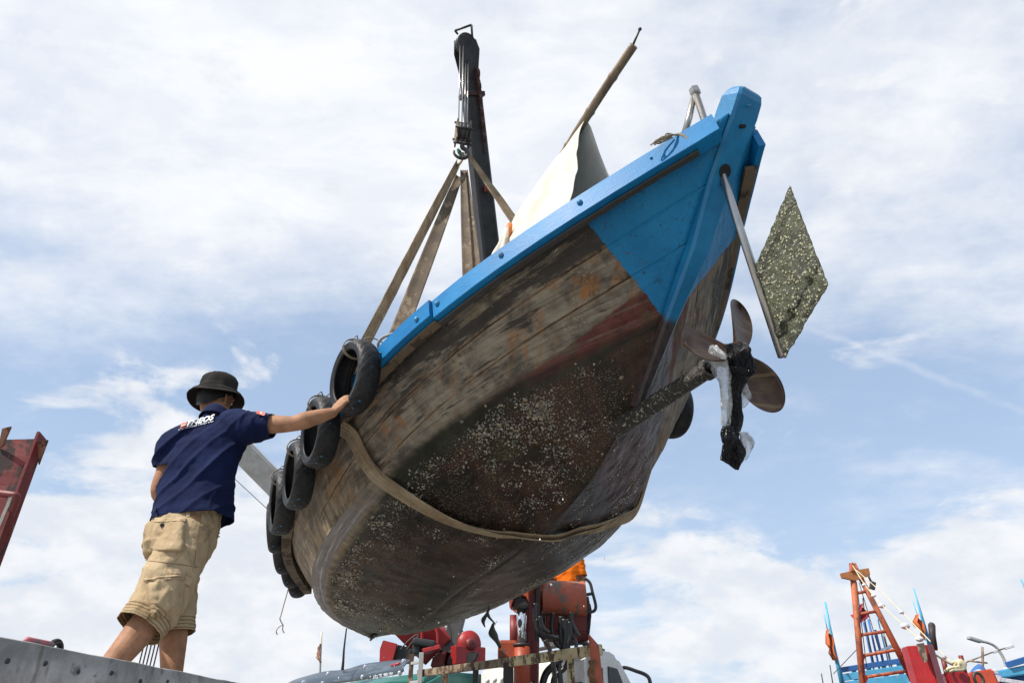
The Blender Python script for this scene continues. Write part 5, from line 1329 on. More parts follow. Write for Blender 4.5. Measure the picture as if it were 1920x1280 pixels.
for pts, r, mm in (([(1037, 1148), (1034, 1175), (1041, 1202), (1053, 1212), (1060, 1200), (1062, 1180)], .024, M_hose), ([(1071, 1147), (1072, 1165), (1081, 1185), (1086, 1192)], .022, M_hose), ([(1058, 1160), (1058, 1195), (1055, 1220), (1050, 1235), (1025, 1260), (1015, 1290)], .036, M_hose), ([(1064, 1160), (1064, 1200), (1066, 1230), (1060, 1250), (1040, 1268), (1036, 1290)], .026, M_hose),
                   ([(1052, 1155), (1050, 1185), (1054, 1215), (1048, 1240), (1052, 1285)], .028, M_hose), ([(1074, 1190), (1080, 1205), (1079, 1220), (1074, 1222)], .02, M_hose), ([(1068, 1165), (1070, 1190), (1063, 1210), (1058, 1228)], .03, M_hose)):
    MB().tube(bez([WY(x, y, 7.72) for x, y in pts], 10), r, 10).build('hydraulic_hose', mm, ct)
# mud-yellow headboard rack
RA, RB_ = (-1.04, 8.70), (.735, 6.20)
def rp(px, py): return onv(px, py, RA, RB_)
rn = Vector((-(RB_[1] - RA[1]), RB_[0] - RA[0], 0)).normalized(); rn = rn if rn.y < 0 else -rn
MB().beam(rp(958, 1240), rp(1126, 1217), .05, .085, (0, 0, 1), .008).build('rack_rail', M_cream, ct)
MB().beam(rp(785, 1262), rp(958, 1239.5), .05, .075, (0, 0, 1), .008).build('rack_rail', M_rusty, ct)
for x, y0, w_, mm in ((836, 1258, .06, M_rusty), (893, 1250, .06, M_dark), (954, 1242, .10, M_dark), (1070, 1226, .06, M_cream)):
    a = rp(x, y0) ; MB().beam(a + rn * .005, a + Vector((0, 0, -.9)) + rn * .005, w_, .05, (0, 1, 0), .006).build('rack_post', mm, ct)
a = rp(1124, 1188) + rn * .08; b_ = rp(1141, 1285) + rn * .08
MB().prism([a + Vector((-.03, 0, .0)), a + Vector((.05, 0, -.09)), b_ + Vector((.05, 0, -.5)), b_ + Vector((-.04, 0, -.5))], (0, .05, 0), 0, .006).build('side_stake', M_corw, ct)
rpq = MB().tube(bez([rp(1124, 1240) + rn * .1, rp(1131, 1255) + rn * .11, rp(1128, 1275) + rn * .11, rp(1136, 1290) + rn * .1], 8), .02, 8); rpq.tube(bez([rp(1134, 1238) + rn * .1, rp(1128, 1262) + rn * .13, rp(1136, 1278) + rn * .11], 8), .02, 8)
tag(recenter(rpq.build('coiled_rope', paint('brown_rope', (.24, .12, .06), .9, None, 60, .5, .6, .3))), 'brown rope looped over the orange side stake beside the white cab', 'rope')
# cab, seen from behind
CA, CB_ = (-.42, 9.76), (.78, 7.84); ce = Vector((CB_[0] - CA[0], CB_[1] - CA[1], 0)).normalized(); cf = Vector((-ce.y, ce.x, 0)); CW = 2.264
def cabp(u, dpt, z): return V(CA[0], CA[1], 0) + ce * u + cf * dpt + Vector((0, 0, z))
CR = Matrix((ce, cf, Vector((0, 0, 1)))).transposed()
m_ = MB(); prof = [(.0, .74), (.06, .80), (.30, .81), (.46, .74), (.80, .22), (.95, -.2), (.98, -1.0), (.0, -1.0)]
m_.prism([cabp(0, a, z) for a, z in prof], ce * CW, 0, .05); cab = m_.build('cab', M_cabw, ct)
for k in range(3):
    u = .16 + .18 * k; m_ = MB(); m_.tube([cabp(u, -.002, -.3), cabp(u, -.01, .52), cabp(u + .05, -.012, .60), cabp(u + .10, -.01, .62)], .018, 8); m_.build('pressed_rib', M_cabw, cab)
m_ = MB(); m_.box(cabp(1.92, -.006, .16), (.50, .03, .66), CR, .012, 0); m_.build('rear_window', M_glass, cab)
m_ = MB(); m_.box(cabp(.85, -.004, .30), (.34, .02, .5), CR, .01); m_.build('rear_panel', M_dark, cab)
for d0, d1 in ((.07, .20), (.27, .40)):
    m_ = MB(); m_.prism([cabp(CW + .002, d0, .64), cabp(CW + .002, d1, .62), cabp(CW + .002, d1 + (.0 if d1 < .3 else .26), .05), cabp(CW + .002, d0, .05)], ce * .012, 0, .004); m_.build('side_window', M_glass, cab)
MB().tube(bez([cabp(.60, .10, .79), cabp(.60, .10, .86), cabp(1.2, .09, .88), cabp(2.00, .08, .88), cabp(2.10, .16, .86), cabp(2.14, .34, .80)], 10), .022, 10).build('roof_rail', M_dark, cab)
MB().tube([cabp(1.8, .08, .80), cabp(1.8, .08, .88)], .016, 8).build('rail_foot', M_dark, cab)
MB().tube(bez([cabp(CW, .50, .45), WY(1167, 1252, 8.4), WY(1195, 1258, 8.2), WY(1213, 1266, 8.1), WY(1219, 1278, 8.05), WY(1220, 1300, 8.05)], 8), .020, 10).build('mirror_arm', M_dark, cab)
m_ = MB(); m_.box(WY(1220, 1325, 8.05), (.06, .16, .34), None, .03); m_.build('wing_mirror', M_dark, cab)
m_ = MB(); m_.box(cabp(1.1, -1.5, -1.15), (.9, 6.0, .25), CR, .02); m_.build('chassis', M_dark, ct)
for u in (.1, 2.1):
    for dpt in (.8, -3.2):
        m_ = MB(); M_ = Matrix.Translation(cabp(u, dpt, -1.2)) @ ce.to_track_quat('Z', 'Y').to_matrix().to_4x4(); m_.lathe([(.20, -.13), (.40, -.13), (.47, -.10), (.5, 0), (.47, .10), (.40, .13), (.20, .13), (.20, -.13)], M_, 36); wh = m_.build('wheel', M_blackrub, ct)
        MB().lathe([(.01, .05), (.08, .06), (.12, .02), (.20, .10), (.20, -.10), (.01, -.05)], M_, 24).build('rim', M_boom, wh)

# ---------------------------------------------------------------- the second lorry: tinted visor, teal cab, red crane
VA, VB_ = (-2.69, 11.2), (-1.20, 9.37)
def vp(px, py): return onv(px, py, VA, VB_)
ve = Vector((VB_[0] - VA[0], VB_[1] - VA[1], 0)).normalized(); vn = Vector((-ve.y, ve.x, 0)); vn = vn if vn.y > 0 else -vn
lt2 = thing('truck', Vector((-1.4, 10.8, 0)), 'teal lorry with a dark lettered sun visor and a red crane on its back', 'truck')
topl = [(540, 1284), (552, 1276), (575, 1268), (615, 1258), (652, 1254.5), (690, 1244), (745, 1237), (770, 1234), (778, 1236)]
botl = [(540, 1300), (552, 1298), (575, 1295), (615, 1288), (652, 1282), (690, 1277), (745, 1268), (770, 1264), (779, 1259)]
m_ = MB(); P = []
NX = 40
tc_ = bez([Vector((x, y, 0)) for x, y in topl], 6); bc2 = bez([Vector((x, y, 0)) for x, y in botl], 6)
for t_, b2 in zip(tc_, bc2):
    row = []
    for j in range(9):
        a = j / 8; p = vp(t_.x + (b2.x - t_.x) * a, t_.y + (b2.y - t_.y) * a); row.append(p - vn * (.05 + .13 * math.sin(a * math.pi * .62) - .0))
    P.append(row)
m_.grid(P, 0); vis = m_.build('sun_visor', M_visor, lt2); vm_ = vis.modifiers.new('t', 'SOLIDIFY'); vm_.thickness = .012
VBV = BVHTree.FromPolygons([p for p in m_.v], m_.f)
def vis_on(px, py, off=.02):
    d_ = (W(px, py, 1) - VIEW).normalized(); h = VBV.ray_cast(VIEW, d_); return (h[0] if h[0] else vp(px, py)) - d_ * off, d_
for x, y in ((569, 1278), (615, 1262), (685, 1249), (757, 1239), (680, 1268), (750, 1261), (605, 1280)):
    p, d_ = vis_on(x, y, .012); MB().lathe([(.001, .012), (.020, .008), (.030, 0), (.030, -.02)], Matrix.Translation(p) @ (-d_).to_track_quat('Z', 'Y').to_matrix().to_4x4(), 14).build('visor_bolt', M_chrome, vis)
p, d_ = vis_on(741, 1245); q, _ = vis_on(734, 1246.5); r_, _ = vis_on(749, 1243.2); MB().tube([q, p, r_], .016, 8).build('marker_lamp', M_red, vis)
m_ = MB(); vd3 = (W(718, 1268, 1) - VIEW).normalized()
def onvis(x, y): return vis_on(x, y, .0)[0]
M_silver = paint('silver_letter', (.62, .68, .74), .35, None, 40, .5, .1, .05)
def put_vis(mb, txt, c, bold):
    vs, fs = text2d(txt, bold, 0); x0 = min(v[0] for v in vs); x1 = max(v[0] for v in vs); y0 = min(v[1] for v in vs); y1 = max(v[1] for v in vs); out = []
    for x, y in vs:
        a = (x - x0) / (x1 - x0); b_ = (y - y0) / (y1 - y0); px = c[0][0] + (c[1][0] - c[0][0]) * a + (c[2][0] - c[0][0]) * b_; py = c[0][1] + (c[1][1] - c[0][1]) * a + (c[2][1] - c[0][1]) * b_
        out.append(vis_on(px, py, .016)[0])
    mb.add(out, fs, 0, False)
put_vis(m_, '中国重汽', ((700.5, 1272.5), (738, 1266.5), (699.5, 1264.5)), .02)
for tri in (((690, 1274), (694.5, 1273.3), (692.5, 1269.5)), ((695, 1273.2), (698.5, 1272.6), (696.3, 1268)), ((692.6, 1269), (696, 1267.3), (694, 1265.5))): m_.add([vis_on(x, y, .016)[0] for x, y in tri], [[0, 1, 2]], 0, False)
m_.build('visor_lettering', M_silver, vis, fix=False)
MB().tube(bez([vp(654, 1256) - vn * .1, vp(655.5, 1240) - vn * .1, vp(657, 1215) - vn * .1, vp(659, 1178) - vn * .08], 6), [.022 - .012 * i / 18 for i in range(19)], 8).build('antenna', M_dark, lt2)
def v2(u, dpt, z): return V(VA[0], VA[1], 0) + ve * u + vn * dpt + Vector((0, 0, z))
m_ = MB(); m_.prism([v2(.05, a, z) for a, z in ((.02, .30), (.10, .60), (.35, .72), (1.6, .70), (1.75, .60), (1.8, -1.0), (0, -1.0))], ve * 2.35, 0, .06); tcab = m_.build('cab', M_teal, lt2)
m_ = MB(); m_.prism([v2(2.405, .25, .46), v2(2.405, 1.2, .46), v2(2.405, 1.2, -.1), v2(2.405, .12, -.1)], ve * .012, 0, .004); m_.build('side_window', M_glass, tcab)
m_ = MB(); m_.prism([v2(.2, -.005, .22), v2(2.2, -.005, .22), v2(2.2, -.03, -.5), v2(.2, -.03, -.5)], vn * -.012, 0, .004); m_.build('windscreen', M_glass, tcab)
m_ = MB(); m_.box(v2(1.2, 3.2, -.95), (.9, 5.5, .3), Matrix((ve, vn, Vector((0, 0, 1)))).transposed(), .02); m_.build('chassis', M_dark, lt2)
for u in (.15, 2.3):
    for dpt in (.9, 4.8):
        m_ = MB(); M_ = Matrix.Translation(v2(u, dpt, -1.2)) @ ve.to_track_quat('Z', 'Y').to_matrix().to_4x4(); m_.lathe([(.20, -.13), (.40, -.13), (.47, -.10), (.5, 0), (.47, .10), (.40, .13), (.20, .13), (.20, -.13)], M_, 32); wh = m_.build('wheel', M_blackrub, lt2)
        MB().lathe([(.01, .05), (.12, .02), (.20, .10), (.20, -.10), (.01, -.05)], M_, 24).build('rim', M_boom, wh)
# red crane
YR = 11.2
def R_(px, py, dy=0.0): return WY(px, py, YR + dy)
g0 = R_(812, 1205); g1 = WY(392, 782, 9.4); gd = (g1 - g0).normalized(); GL = (g1 - g0).length
up2_ = Vector((.4, -.3, .85))
MB().beam(g0 - gd * .1, g0 + gd * GL * .22, .42, .52, up2_, .03).build('red_boom_base', M_red, lt2)
m_ = MB(); m_.beam(g0 + gd * GL * .20, g0 + gd * GL * .60, .30, .36, up2_, .02); m_.build('grey_boom', M_greyb, lt2)
m_ = MB(); m_.beam(g0 + gd * GL * .58, g1, .26, .32, up2_, .02); m_.build('grey_boom', M_greyb, lt2)
for (x0, y0), (x1, y1) in (((430, 790), (548, 912)), ((440, 897), (510, 962))): MB().tube([WY(x0, y0, 9.3), WY(x1, y1, 9.7)], .005, 6).build('boom_wire', M_dark, lt2)
for k in range(5):
    b_ = WY(257 + 7 * k, 1260, 8.9 + .03 * k); MB().tube([b_ + Vector((0, 0, -.8)), Vector((b_.x, b_.y, g1.z - .1))], .009, 6).build('hoist_rope', M_boom, lt2)
m_ = MB(); m_.prism([R_(711, 1246, -.5), R_(712, 1216, -.5), R_(718, 1199, -.5), R_(745, 1206, -.5), R_(739, 1228, -.5), R_(735, 1246, -.5)], (0, .06, 0), 0, .008); m_.build('side_plate', M_red, lt2)
m_ = MB(); m_.prism([R_(736, 1240, -.35), R_(743, 1207, -.35), R_(775, 1214, -.35), R_(768, 1240, -.35)], (0, .35, 0), 0, .02); m_.build('linkage_housing', M_dark, lt2)
m_ = MB(); m_.beam(R_(838, 1228, -.1), R_(868, 1120, .25), .24, .20, (0, 1, 0), .015); m_.build('mast', M_boom, lt2)
for pts in ([(791, 1219), (791, 1182), (796, 1177), (814, 1174)], [(816, 1175), (820, 1190), (819, 1212), (812, 1215)], [(838, 1160), (845, 1185), (846, 1200)], [(750, 1218), (762, 1204), (776, 1192), (786, 1188)], [(762, 1218), (774, 1202), (786, 1190)]):
    MB().tube(bez([R_(x, y, -.55) for x, y in pts], 6), .018 if pts[0][0] > 780 else .010, 8).build('control_lever' if pts[0][0] < 780 else 'grab_rail', M_red if pts[0][0] > 780 and pts[0][0] < 830 else M_dark, lt2)
m_ = MB(); m_.box(R_(797, 1206, -.5), (.34, .36, .10), Matrix.Rotation(.15, 3, 'Y'), .04, 0, 3); m_.box(R_(783, 1214, -.45), (.12, .32, .20), None, .03); m_.build('seat', M_blackrub, lt2)
m_ = MB(); m_.beam(R_(794, 1221, -.55), R_(826, 1213, -.55), .25, .06, (0, 0, 1), .01); m_.build('step', M_red, lt2)
m_ = MB(); m_.prism([R_(806, 1250, -.3), R_(812, 1228, -.3), R_(828, 1222, -.3), R_(838, 1215, -.3), R_(830, 1250, -.3)], (0, .4, 0), 0, .02); m_.build('pedestal', M_dred, lt2)
wq = Vector((.55, -.83, .0)).normalized(); wc = R_(864, 1210, .1); WM = Matrix.Translation(wc) @ wq.to_track_quat('Z', 'Y').to_matrix().to_4x4()
m_ = MB(); m_.lathe([(.01, .30), (.17, .30), (.17, .285), (.19, .28), (.19, .22), (.13, .21), (.13, -.21), (.19, -.22), (.19, -.28), (.01, -.28)], WM, 30); wn_ = m_.build('winch_drum', M_red, lt2)
m_ = MB(); m_.lathe([(.01, .36), (.05, .36), (.085, .34), (.09, .30)], WM, 12); 
for k in range(5): a = k * 1.257; m_.ball(WM @ Vector((.07 * math.cos(a), .07 * math.sin(a), .33)), .022, 0, 1)
m_.build('winch_motor', M_dred, wn_)
WRm = WM.to_3x3(); m_ = MB(); m_.box(wc + Vector((0, 0, -.16)), (.52, .62, .26), Matrix((Vector((.83, .55, 0)), wq, Vector((0, 0, 1)))).transposed(), .02); m_.build('winch_frame', M_red, lt2)
m_ = MB(); m_.prism([R_(838, 1246, -.2), R_(840, 1229, -.2), R_(860, 1224, -.2), R_(898, 1221, -.2), R_(893, 1236, -.2), R_(880, 1246, -.2)], (0, .5, 0), 0, .015); m_.build('winch_bed', M_boom, lt2)
MB().tube([R_(855, 1172, .2), R_(868, 1183, .1)], .010, 6).build('winch_rope', M_dark, lt2)
# ladder standing at the end of the rack
ld = thing('ladder', rp(790, 1330), 'grey steel ladder upright at the left end of the rusty rack', 'ladder')
la, lb = rp(781, 1226) + rn * .06, rp(799, 1223) + rn * .06
for p in (la, lb): MB().beam(p, p + Vector((0, 0, -1.6)), .05, .035, (0, 1, 0), .005).build('rail', M_rusty if p is la else M_greyb, ld)
for k in range(5): o_ = Vector((0, 0, -.10 - .20 * k)); MB().beam(la + o_, lb + o_, .03, .03, (0, 0, 1), .004).build('rung', M_greyb, ld)

# ================================================================ the bed the man stands on, at the left
M_galv = None
def galv():
    N = mat('scuffed_galvanised'); o = N.obj; a = N.noise(o, 2.6, 7, .68, .5); b = N.noise(o, 17, 7, .7); c = N.noise(N.mapv(o, (6, 6, 1.2)), 3, 6, .7)
    k = N.mix(N.ss(a, .36, .64), (.24, .235, .22), (.52, .505, .48)); k = N.mix(N.m('MULTIPLY', N.ss(b, .54, .66), .75), k, (.09, .08, .072)); k = N.mix(N.m('MULTIPLY', N.ss(c, .60, .72), .6), k, (.16, .12, .09))
    k = N.mix(N.m('MULTIPLY', N.ss(N.noise(o, 4.3, 6, .7, 1.0), .65, .69), .8), k, (.42, .26, .05))
    return finish(N, k, N.m('ADD', .35, N.m('MULTIPLY', b, .35)), .35, N.bump(N.m('ADD', a, b), .35, .006))
M_galv = galv()
bed = thing('truck_bed', Vector((-2.4, 2.6, 0)), 'scuffed grey steel lorry bed side with bolts, at the feet of the man', 'truck bed')
XW, ZT = -1.20, .20
m_ = MB(); P = []
for i in range(60):
    y = .2 + 5.2 * i / 59; row = []
    for z in np.linspace(-.62, ZT, 14): row.append(V(XW + .008 * fbm((y * 2.2, z * 3, 0), 1, 4) + .004 * fbm((y * 9, z * 9, 4), 1, 3), y, z + (.004 * fbm((y * 6, 0, 0), 1) if z == ZT else 0)))
    top = row[-1]; row += [top + Vector((-.012, 0, .004)), top + Vector((-.055, 0, .002)), V(XW - .06, y, ZT - .03), V(XW - .06, y, -.62)]; P.append(row)
m_.grid(P, 0); m_.add(P[0], [list(range(len(P[0])))], 0, False); m_.add(P[-1], [list(range(len(P[-1])))], 0, False); m_.build('side_panel', M_galv, bed)
m_ = MB(); m_.box(V(-2.45, 2.8, -.09), (2.38, 5.2, .08), None, .01); m_.build('floor', M_galv, bed)
for k in range(14):
    y = 1.1 + .17 * k + .03 * math.sin(k * 7); z = ZT - .042 + .006 * math.sin(k * 3); m_ = MB()
    m_.lathe([(.001, .005), (.0028, .002), (.0034, .001), (.006, .001), (.0065, -.004)], Matrix.Translation(V(XW + .003 + .008 * fbm((y * 2.2, z * 3, 0), 1, 4), y, z)) @ Matrix.Rotation(math.pi / 2, 4, 'Y'), 14); m_.build('bolt', M_dark, bed)
m_ = MB(); m_.box(V(-2.4, 2.8, -.45), (.9, 5.6, .5), None, .02); m_.build('chassis', M_dark, bed)
for u in (-3.4, -1.5):
    for y in (1.0, 4.6):
        m_ = MB(); M_ = Matrix.Translation(Vector((u, y, .5))) @ Matrix.Rotation(math.pi / 2, 4, 'Y'); m_.lathe([(.20, -.13), (.40, -.13), (.47, -.10), (.5, 0), (.47, .10), (.40, .13), (.20, .13), (.20, -.13)], M_, 32); wh = m_.build('wheel', M_blackrub, bed)
        MB().lathe([(.01, .05), (.12, .02), (.20, .10), (.20, -.10), (.01, -.05)], M_, 24).build('rim', M_boom, wh)
# hose lying on the edge
def edgep(px, dz): 
    d_ = W(px, 1200, 1) - VIEW; Yv = (XW - .03) / d_.x * d_.y; return V(XW - .03, Yv, ZT + dz)
hs = MB().tube([edgep(46, .008), edgep(50, .010), edgep(98, .010), edgep(101, .009)], [.004, .009, .009, .007], 12, 0); hs.tube(bez([edgep(98, .009), edgep(103, .018), edgep(110, .020), edgep(116, .012), edgep(119, -.004)], 8), .0085, 12, 1)
M_pinkh = paint('faded_red_hose', (.42, .12, .14), .5, (.2, .16, .15), 20, .56); tag(recenter(hs.build('hose', [M_pinkh, M_hose])), 'short faded red hose with a black bend lying on the steel bed edge', 'hose')
# red channel stake, far left
stk = thing('steel_stake', WY(30, 1200, 3.1) * Vector((1, 1, 0)) + Vector((0, 0, ZC - .05)), 'battered dark red steel channel post at the left edge', 'steel post')
tr_ = W(87, 824, 3.25); wch = .30; base_z = ZC - .05
m_ = MB(); fx = Vector((1, .12, 0)).normalized(); fyv = Vector((.12, -1, 0)).normalized()
o_ = [(0, 0), (-wch, 0), (-wch, .075), (-wch + .012, .075), (-wch + .012, .012), (-.012, .012), (-.012, .075), (0, .075)]
P = []
for i in range(41):
    z = base_z + (tr_.z - base_z) * i / 40; row = []
    for u, v in o_ + o_[:1]:
        dent = .010 * fbm((u * 6, z * 3, 1), 1, 3); topc = (-.05 * (-u / wch) + .07 * (v > .02) * (-1 if u < -.1 else .3)) * (i == 40); row.append(Vector((tr_.x, tr_.y, 0)) + fx * (u + dent * .5) + fyv * (v + dent) + Vector((0, 0, z + topc * .5)))
    P.append(row)
m_.grid(P, 0, smooth=False); m_.add(P[-1][:-1], [list(range(8))], 0, False); M_stake = paint('stake_red', (.17, .020, .019), .55, (.035, .02, .018), 5, .58, .35, .4); M_rust = paint('bare_rust', (.22, .10, .06), .7, (.06, .035, .025), 14, .55)
m_.build('channel', M_stake, stk)
m_ = MB(); a = W(27, 926, 3.2); b_ = W(3, 985, 3.2); m_.beam(W(27, 926, 3.02), W(3, 985, 3.02), .018, .03, (0, -1, 0), .004); m_.build('latch_bar', M_galv, stk)
m_ = MB(); m_.tube(bez([W(-4, 924, 3.03), W(20, 927, 3.02), W(30, 930, 3.02), W(27, 945, 3.02), W(16, 975, 3.02), W(17, 990, 3.02), W(10, 1012, 3.02), W(-6, 1030, 3.02)], 6), .016, 8); m_.build('hinge_hook', M_stake, stk)
m_ = MB(); m_.prism([W(70, 829, 3.18), W(89, 824, 3.18), W(72, 870, 3.18)], (0, .01, 0)); m_.build('corner_gusset', M_rust, stk)
m_ = MB(); m_.prism([W(4, 803, 3.18), W(20, 799, 3.18), W(4, 835, 3.18), W(-4, 838, 3.18)], (0, .01, 0)); m_.build('corner_gusset', M_rust, stk)

# ================================================================ the harbour behind, right
YH = 13.0
M_mast = paint('mast_rust', (.40, .11, .045), .65, (.16, .06, .04), 6, .52, .4, .35)
M_mboard = paint('mast_board', (.36, .15, .05), .7, (.22, .09, .04), 8, .55, .3, .2)
M_sky = paint('boat_sky_blue', (.09, .40, .62), .5, (.30, .38, .40), 8, .60, .2, .15)
M_navyb = paint('boat_deep_blue', (.03, .13, .36), .5, (.05, .1, .2), 8, .6)
M_prow = paint('boat_red', (.36, .014, .018), .4, (.30, .02, .02), 6, .6, .2, .25)
M_orb = paint('boat_orange_red', (.58, .085, .035), .5, (.38, .06, .03), 7, .6, .2, .2)
M_wood = paint('bare_wood', (.30, .23, .16), .8, (.12, .09, .07), 14, .5, .5, .3)
M_flag = paint('orange_flag', (.52, .13, .04), .9, None, 12, .5, .3, .2); M_flagr = paint('red_flag', (.30, .03, .045), .9, None, 12, .5, .3, .2); M_yel = paint('flag_yellow', (.55, .36, .05), .9)
M_float = paint('white_float', (.66, .66, .68), .45, (.35, .33, .3), 20, .6); M_line = paint('cream_line', (.62, .54, .36), .9, None, 60, .5, .4, .25)
def H(px, py, dy=0.0): return WY(px, py, YH + dy)
rb_ = thing('moored_boat', H(1690, 1330) * Vector((1, 1, 0)) + Vector((0, 0, -1)), 'red wooden fishing boat with square prow post and rust-orange A-frame mast', 'boat')
for a, c in (((1597, 1056), (1622, 1330)), ((1600, 1056), (1712, 1275))):
    MB().tube([H(*a), H(*c)], [.050, .056] if a[0] == 1597 else [.045, .056], 12).build('mast_leg', M_mast, rb_)
for a, c in (((1604, 1112), (1624, 1108)), ((1608, 1151), (1645, 1145)), ((1611, 1190), (1667, 1182)), ((1615, 1229), (1688, 1216)), ((1619, 1269), (1708, 1256))):
    m_ = MB().tube([H(*a), H(*c)], .026, 10)
    pa, pc = H(*a), H(*c); m_.prism([pa, pa + (pc - pa) * .12, pa + Vector((0, 0, -.12))], (0, .02, 0)); m_.prism([pc, pc + (pa - pc) * .12, pc + Vector((.05, 0, -.14))], (0, .02, 0)); m_.build('rung', M_mast, rb_)
m_ = MB(); m_.prism([H(x, y, -.07) for x, y in ((1576, 1074), (1579, 1083), (1603, 1088), (1631, 1079), (1632, 1075), (1629, 1064), (1600, 1069))], (0, .05, 0), 0, .006); m_.build('cross_board', M_mboard, rb_)
m_ = MB(); m_.prism([H(x, y, -.1) for x, y in ((1596, 1070), (1597, 1056), (1599, 1053), (1608, 1070))], (0, .1, 0), 0, .004); m_.build('mast_head', M_mast, rb_)
m_ = MB(); pp = [H(1627, 1076, -.1), H(1631, 1085, -.1), H(1634, 1092, -.1)]
m_.tube(pp, .02, 8); m_.box(H(1636, 1097, -.1), (.09, .06, .14), Matrix.Rotation(.4, 3, 'Y'), .01); m_.build('pulley', M_dark, rb_)
YP = 8.6; pb, pt_ = WY(1757, 1310, YP), WY(1727, 1206, YP)
ax_ = (pt_ - pb).normalized(); pe1 = Vector((.80, -.6, 0)); pe1 = (pe1 - ax_ * pe1.dot(ax_)).normalized(); pe2 = ax_.cross(pe1)
m_ = MB(); hw_ = .135; o_ = [pe1 * hw_ * .9 - pe2 * 0, pe2 * hw_ * 1.0, -pe1 * hw_, -pe2 * hw_ * 1.0]
cc = [Vector((-.125, .08, 0)), Vector((.02, -.07, 0)), Vector((.17, .05, 0)), Vector((.15, .25, 0)), Vector((-.11, .27, 0))]
bt = pb + (pb - pt_) * .8; m_.prism([bt + c for c in cc], pt_ - bt, 0, .012)
for v in m_.v:
    if (v - pt_).length < .5: v.z += .02 * math.sin(v.x * 9)
prow = m_.build('prow_post', M_prow, rb_)
m_ = MB(); m_.prism([WY(1720, 1206, YP - .13), WY(1733, 1204, YP - .13), WY(1740, 1236, YP - .13), WY(1736, 1242, YP - .13), WY(1726, 1224, YP - .13)], (0, .03, 0), 0, .004); m_.build('bare_wood_patch', M_wood, prow)
m_ = MB(); m_.prism([WY(1771, 1262, 9.2), WY(1776, 1258, 9.2), WY(1812, 1255, 9.2), WY(1818, 1262, 9.2), WY(1826, 1300, 9.2), WY(1782, 1300, 9.2)], (.3, .8, 0), 0, .03); m_.build('bulwark', M_prow, rb_)
m_ = MB(); m_.prism([WY(1819, 1259, 9.6), WY(1862, 1252, 9.6), WY(1874, 1281, 9.6), WY(1870, 1300, 9.6), WY(1826, 1300, 9.6)], (.3, .9, 0), 0, .02); hat_ = m_.build('hatch_box', M_orb, rb_)
m_ = MB(); q = WY(1834, 1272, 9.52); ring = [q + Vector((.055 * math.cos(a), -.01, .07 * math.sin(a))) for a in np.linspace(0, 2 * math.pi, 17)]; m_.tube(ring, .018, 8, caps=False); m_.build('ring', M_dark, hat_)
for a, c, r in (((1801, 1228), (1810, 1262), .028), ((1768, 1232), (1776, 1268), .03)): MB().tube([WY(*a, 9.3), WY(*c, 9.3)], [r, r * .9], 10).build('cleat_post', M_dred, rb_)
m_ = MB(); o2 = [(1660, 1345), (1700, 1284), (1735, 1282), (1880, 1287), (2060, 1275), (2120, 1500), (2150, 2010), (1900, 2010), (1760, 1600)]
m_.prism([WY(x, y, 9.5) for x, y in o2], (1.6, 4.4, 0), 0, .04); m_.build('hull', M_prow, rb_)
tag(recenter(MB().tube([WY(1754, 1218, 9.6), WY(1748, 1190, 9.6), WY(1747, 1172, 9.6)], [.030, .040, .043], 14).ball(WY(1747, 1172, 9.6), .043).build('mooring_bollard', paint('bollard_dark', (.035, .022, .024), .6))), 'dark round-topped post with white binding behind the red prow post', 'bollard')
# float line
fl = thing('float_line', H(1725, 1200), 'cream rope strung with white floats from the mast head to the red prow', 'float line')
MB().tube(bez([H(1599, 1060, -.2), H(1622, 1096, -.6), H(1655, 1135, -1.4), H(1698, 1175, -2.8), WY(1724, 1199, 9.0)], 10), .009, 8).build('line', M_line, fl)
MB().tube(bez([H(1603, 1066, -.2), H(1650, 1107, -.8), H(1690, 1146, -1.6), H(1740, 1197, -2.6), WY(1790, 1247, 9.4)], 10), .008, 8).build('line', M_line, fl)
MB().tube(bez([WY(1752, 1225, 9.0), WY(1775, 1240, 9.2), WY(1795, 1250, 9.4)], 10), .012, 8).build('line', M_line, fl)
for x, y, Yv, r in ((1621, 1096, 12.4, .05), (1638, 1116, 12.0, .05), (1653, 1135, 11.6, .065), (1697, 1173, 10.2, .075), (1724, 1197, 9.1, .06), (1690, 1147, 11.3, .045)): MB().ball(WY(x, y, Yv), r * .66, scale=(1.3, 1, .9)).build('float', M_float, fl)
kn = MB()
for k in range(7):
    random.seed(k + 90); j = lambda: random.uniform(-6, 6); kn.tube(bez([WY(1790 + j(), 1246 + j(), 9.15), WY(1800 + j(), 1240 + j() * .6, 9.05), WY(1803 + j(), 1250 + j() * .6, 9.05), WY(1784 + j(), 1254 + j() * .5, 9.05), WY(1778 + j(), 1258, 9.1)], 6), .018, 7)
tag(recenter(kn.build('rope_coil', M_line)), 'tangled coil of cream rope on the red bulwark', 'rope')
# blue boat rail behind the mast
bb = thing('moored_boat', H(1640, 1330, 3) * Vector((1, 1, 0)) + Vector((0, 0, -1)), 'sky-blue boat with slatted stern rail behind the A-frame mast', 'boat')
def Q(px, py, dy=0): return WY(px, py, 15.5 + dy)
for (x0, y0), (x1, y1), h_, mm in (((1571, 1256), (1708, 1235), .10, M_navyb), ((1575, 1270), (1716, 1250), .13, M_sky), ((1579, 1286), (1722, 1268), .16, M_sky), ((1582, 1304), (1728, 1288), .2, M_sky)):
    MB().beam(Q(x0, y0), Q(x1, y1), .05, h_, (0, 0, 1), .008).build('rail_board', mm, bb)
for x, y in ((1574, 1257), (1600, 1253), (1628, 1249), (1656, 1245), (1684, 1240)): p = Q(x, y, .04); MB().beam(p, p + Vector((.05, 0, -1.6)), .08, .06, (0, 1, 0), .005).build('rail_post', M_sky, bb)
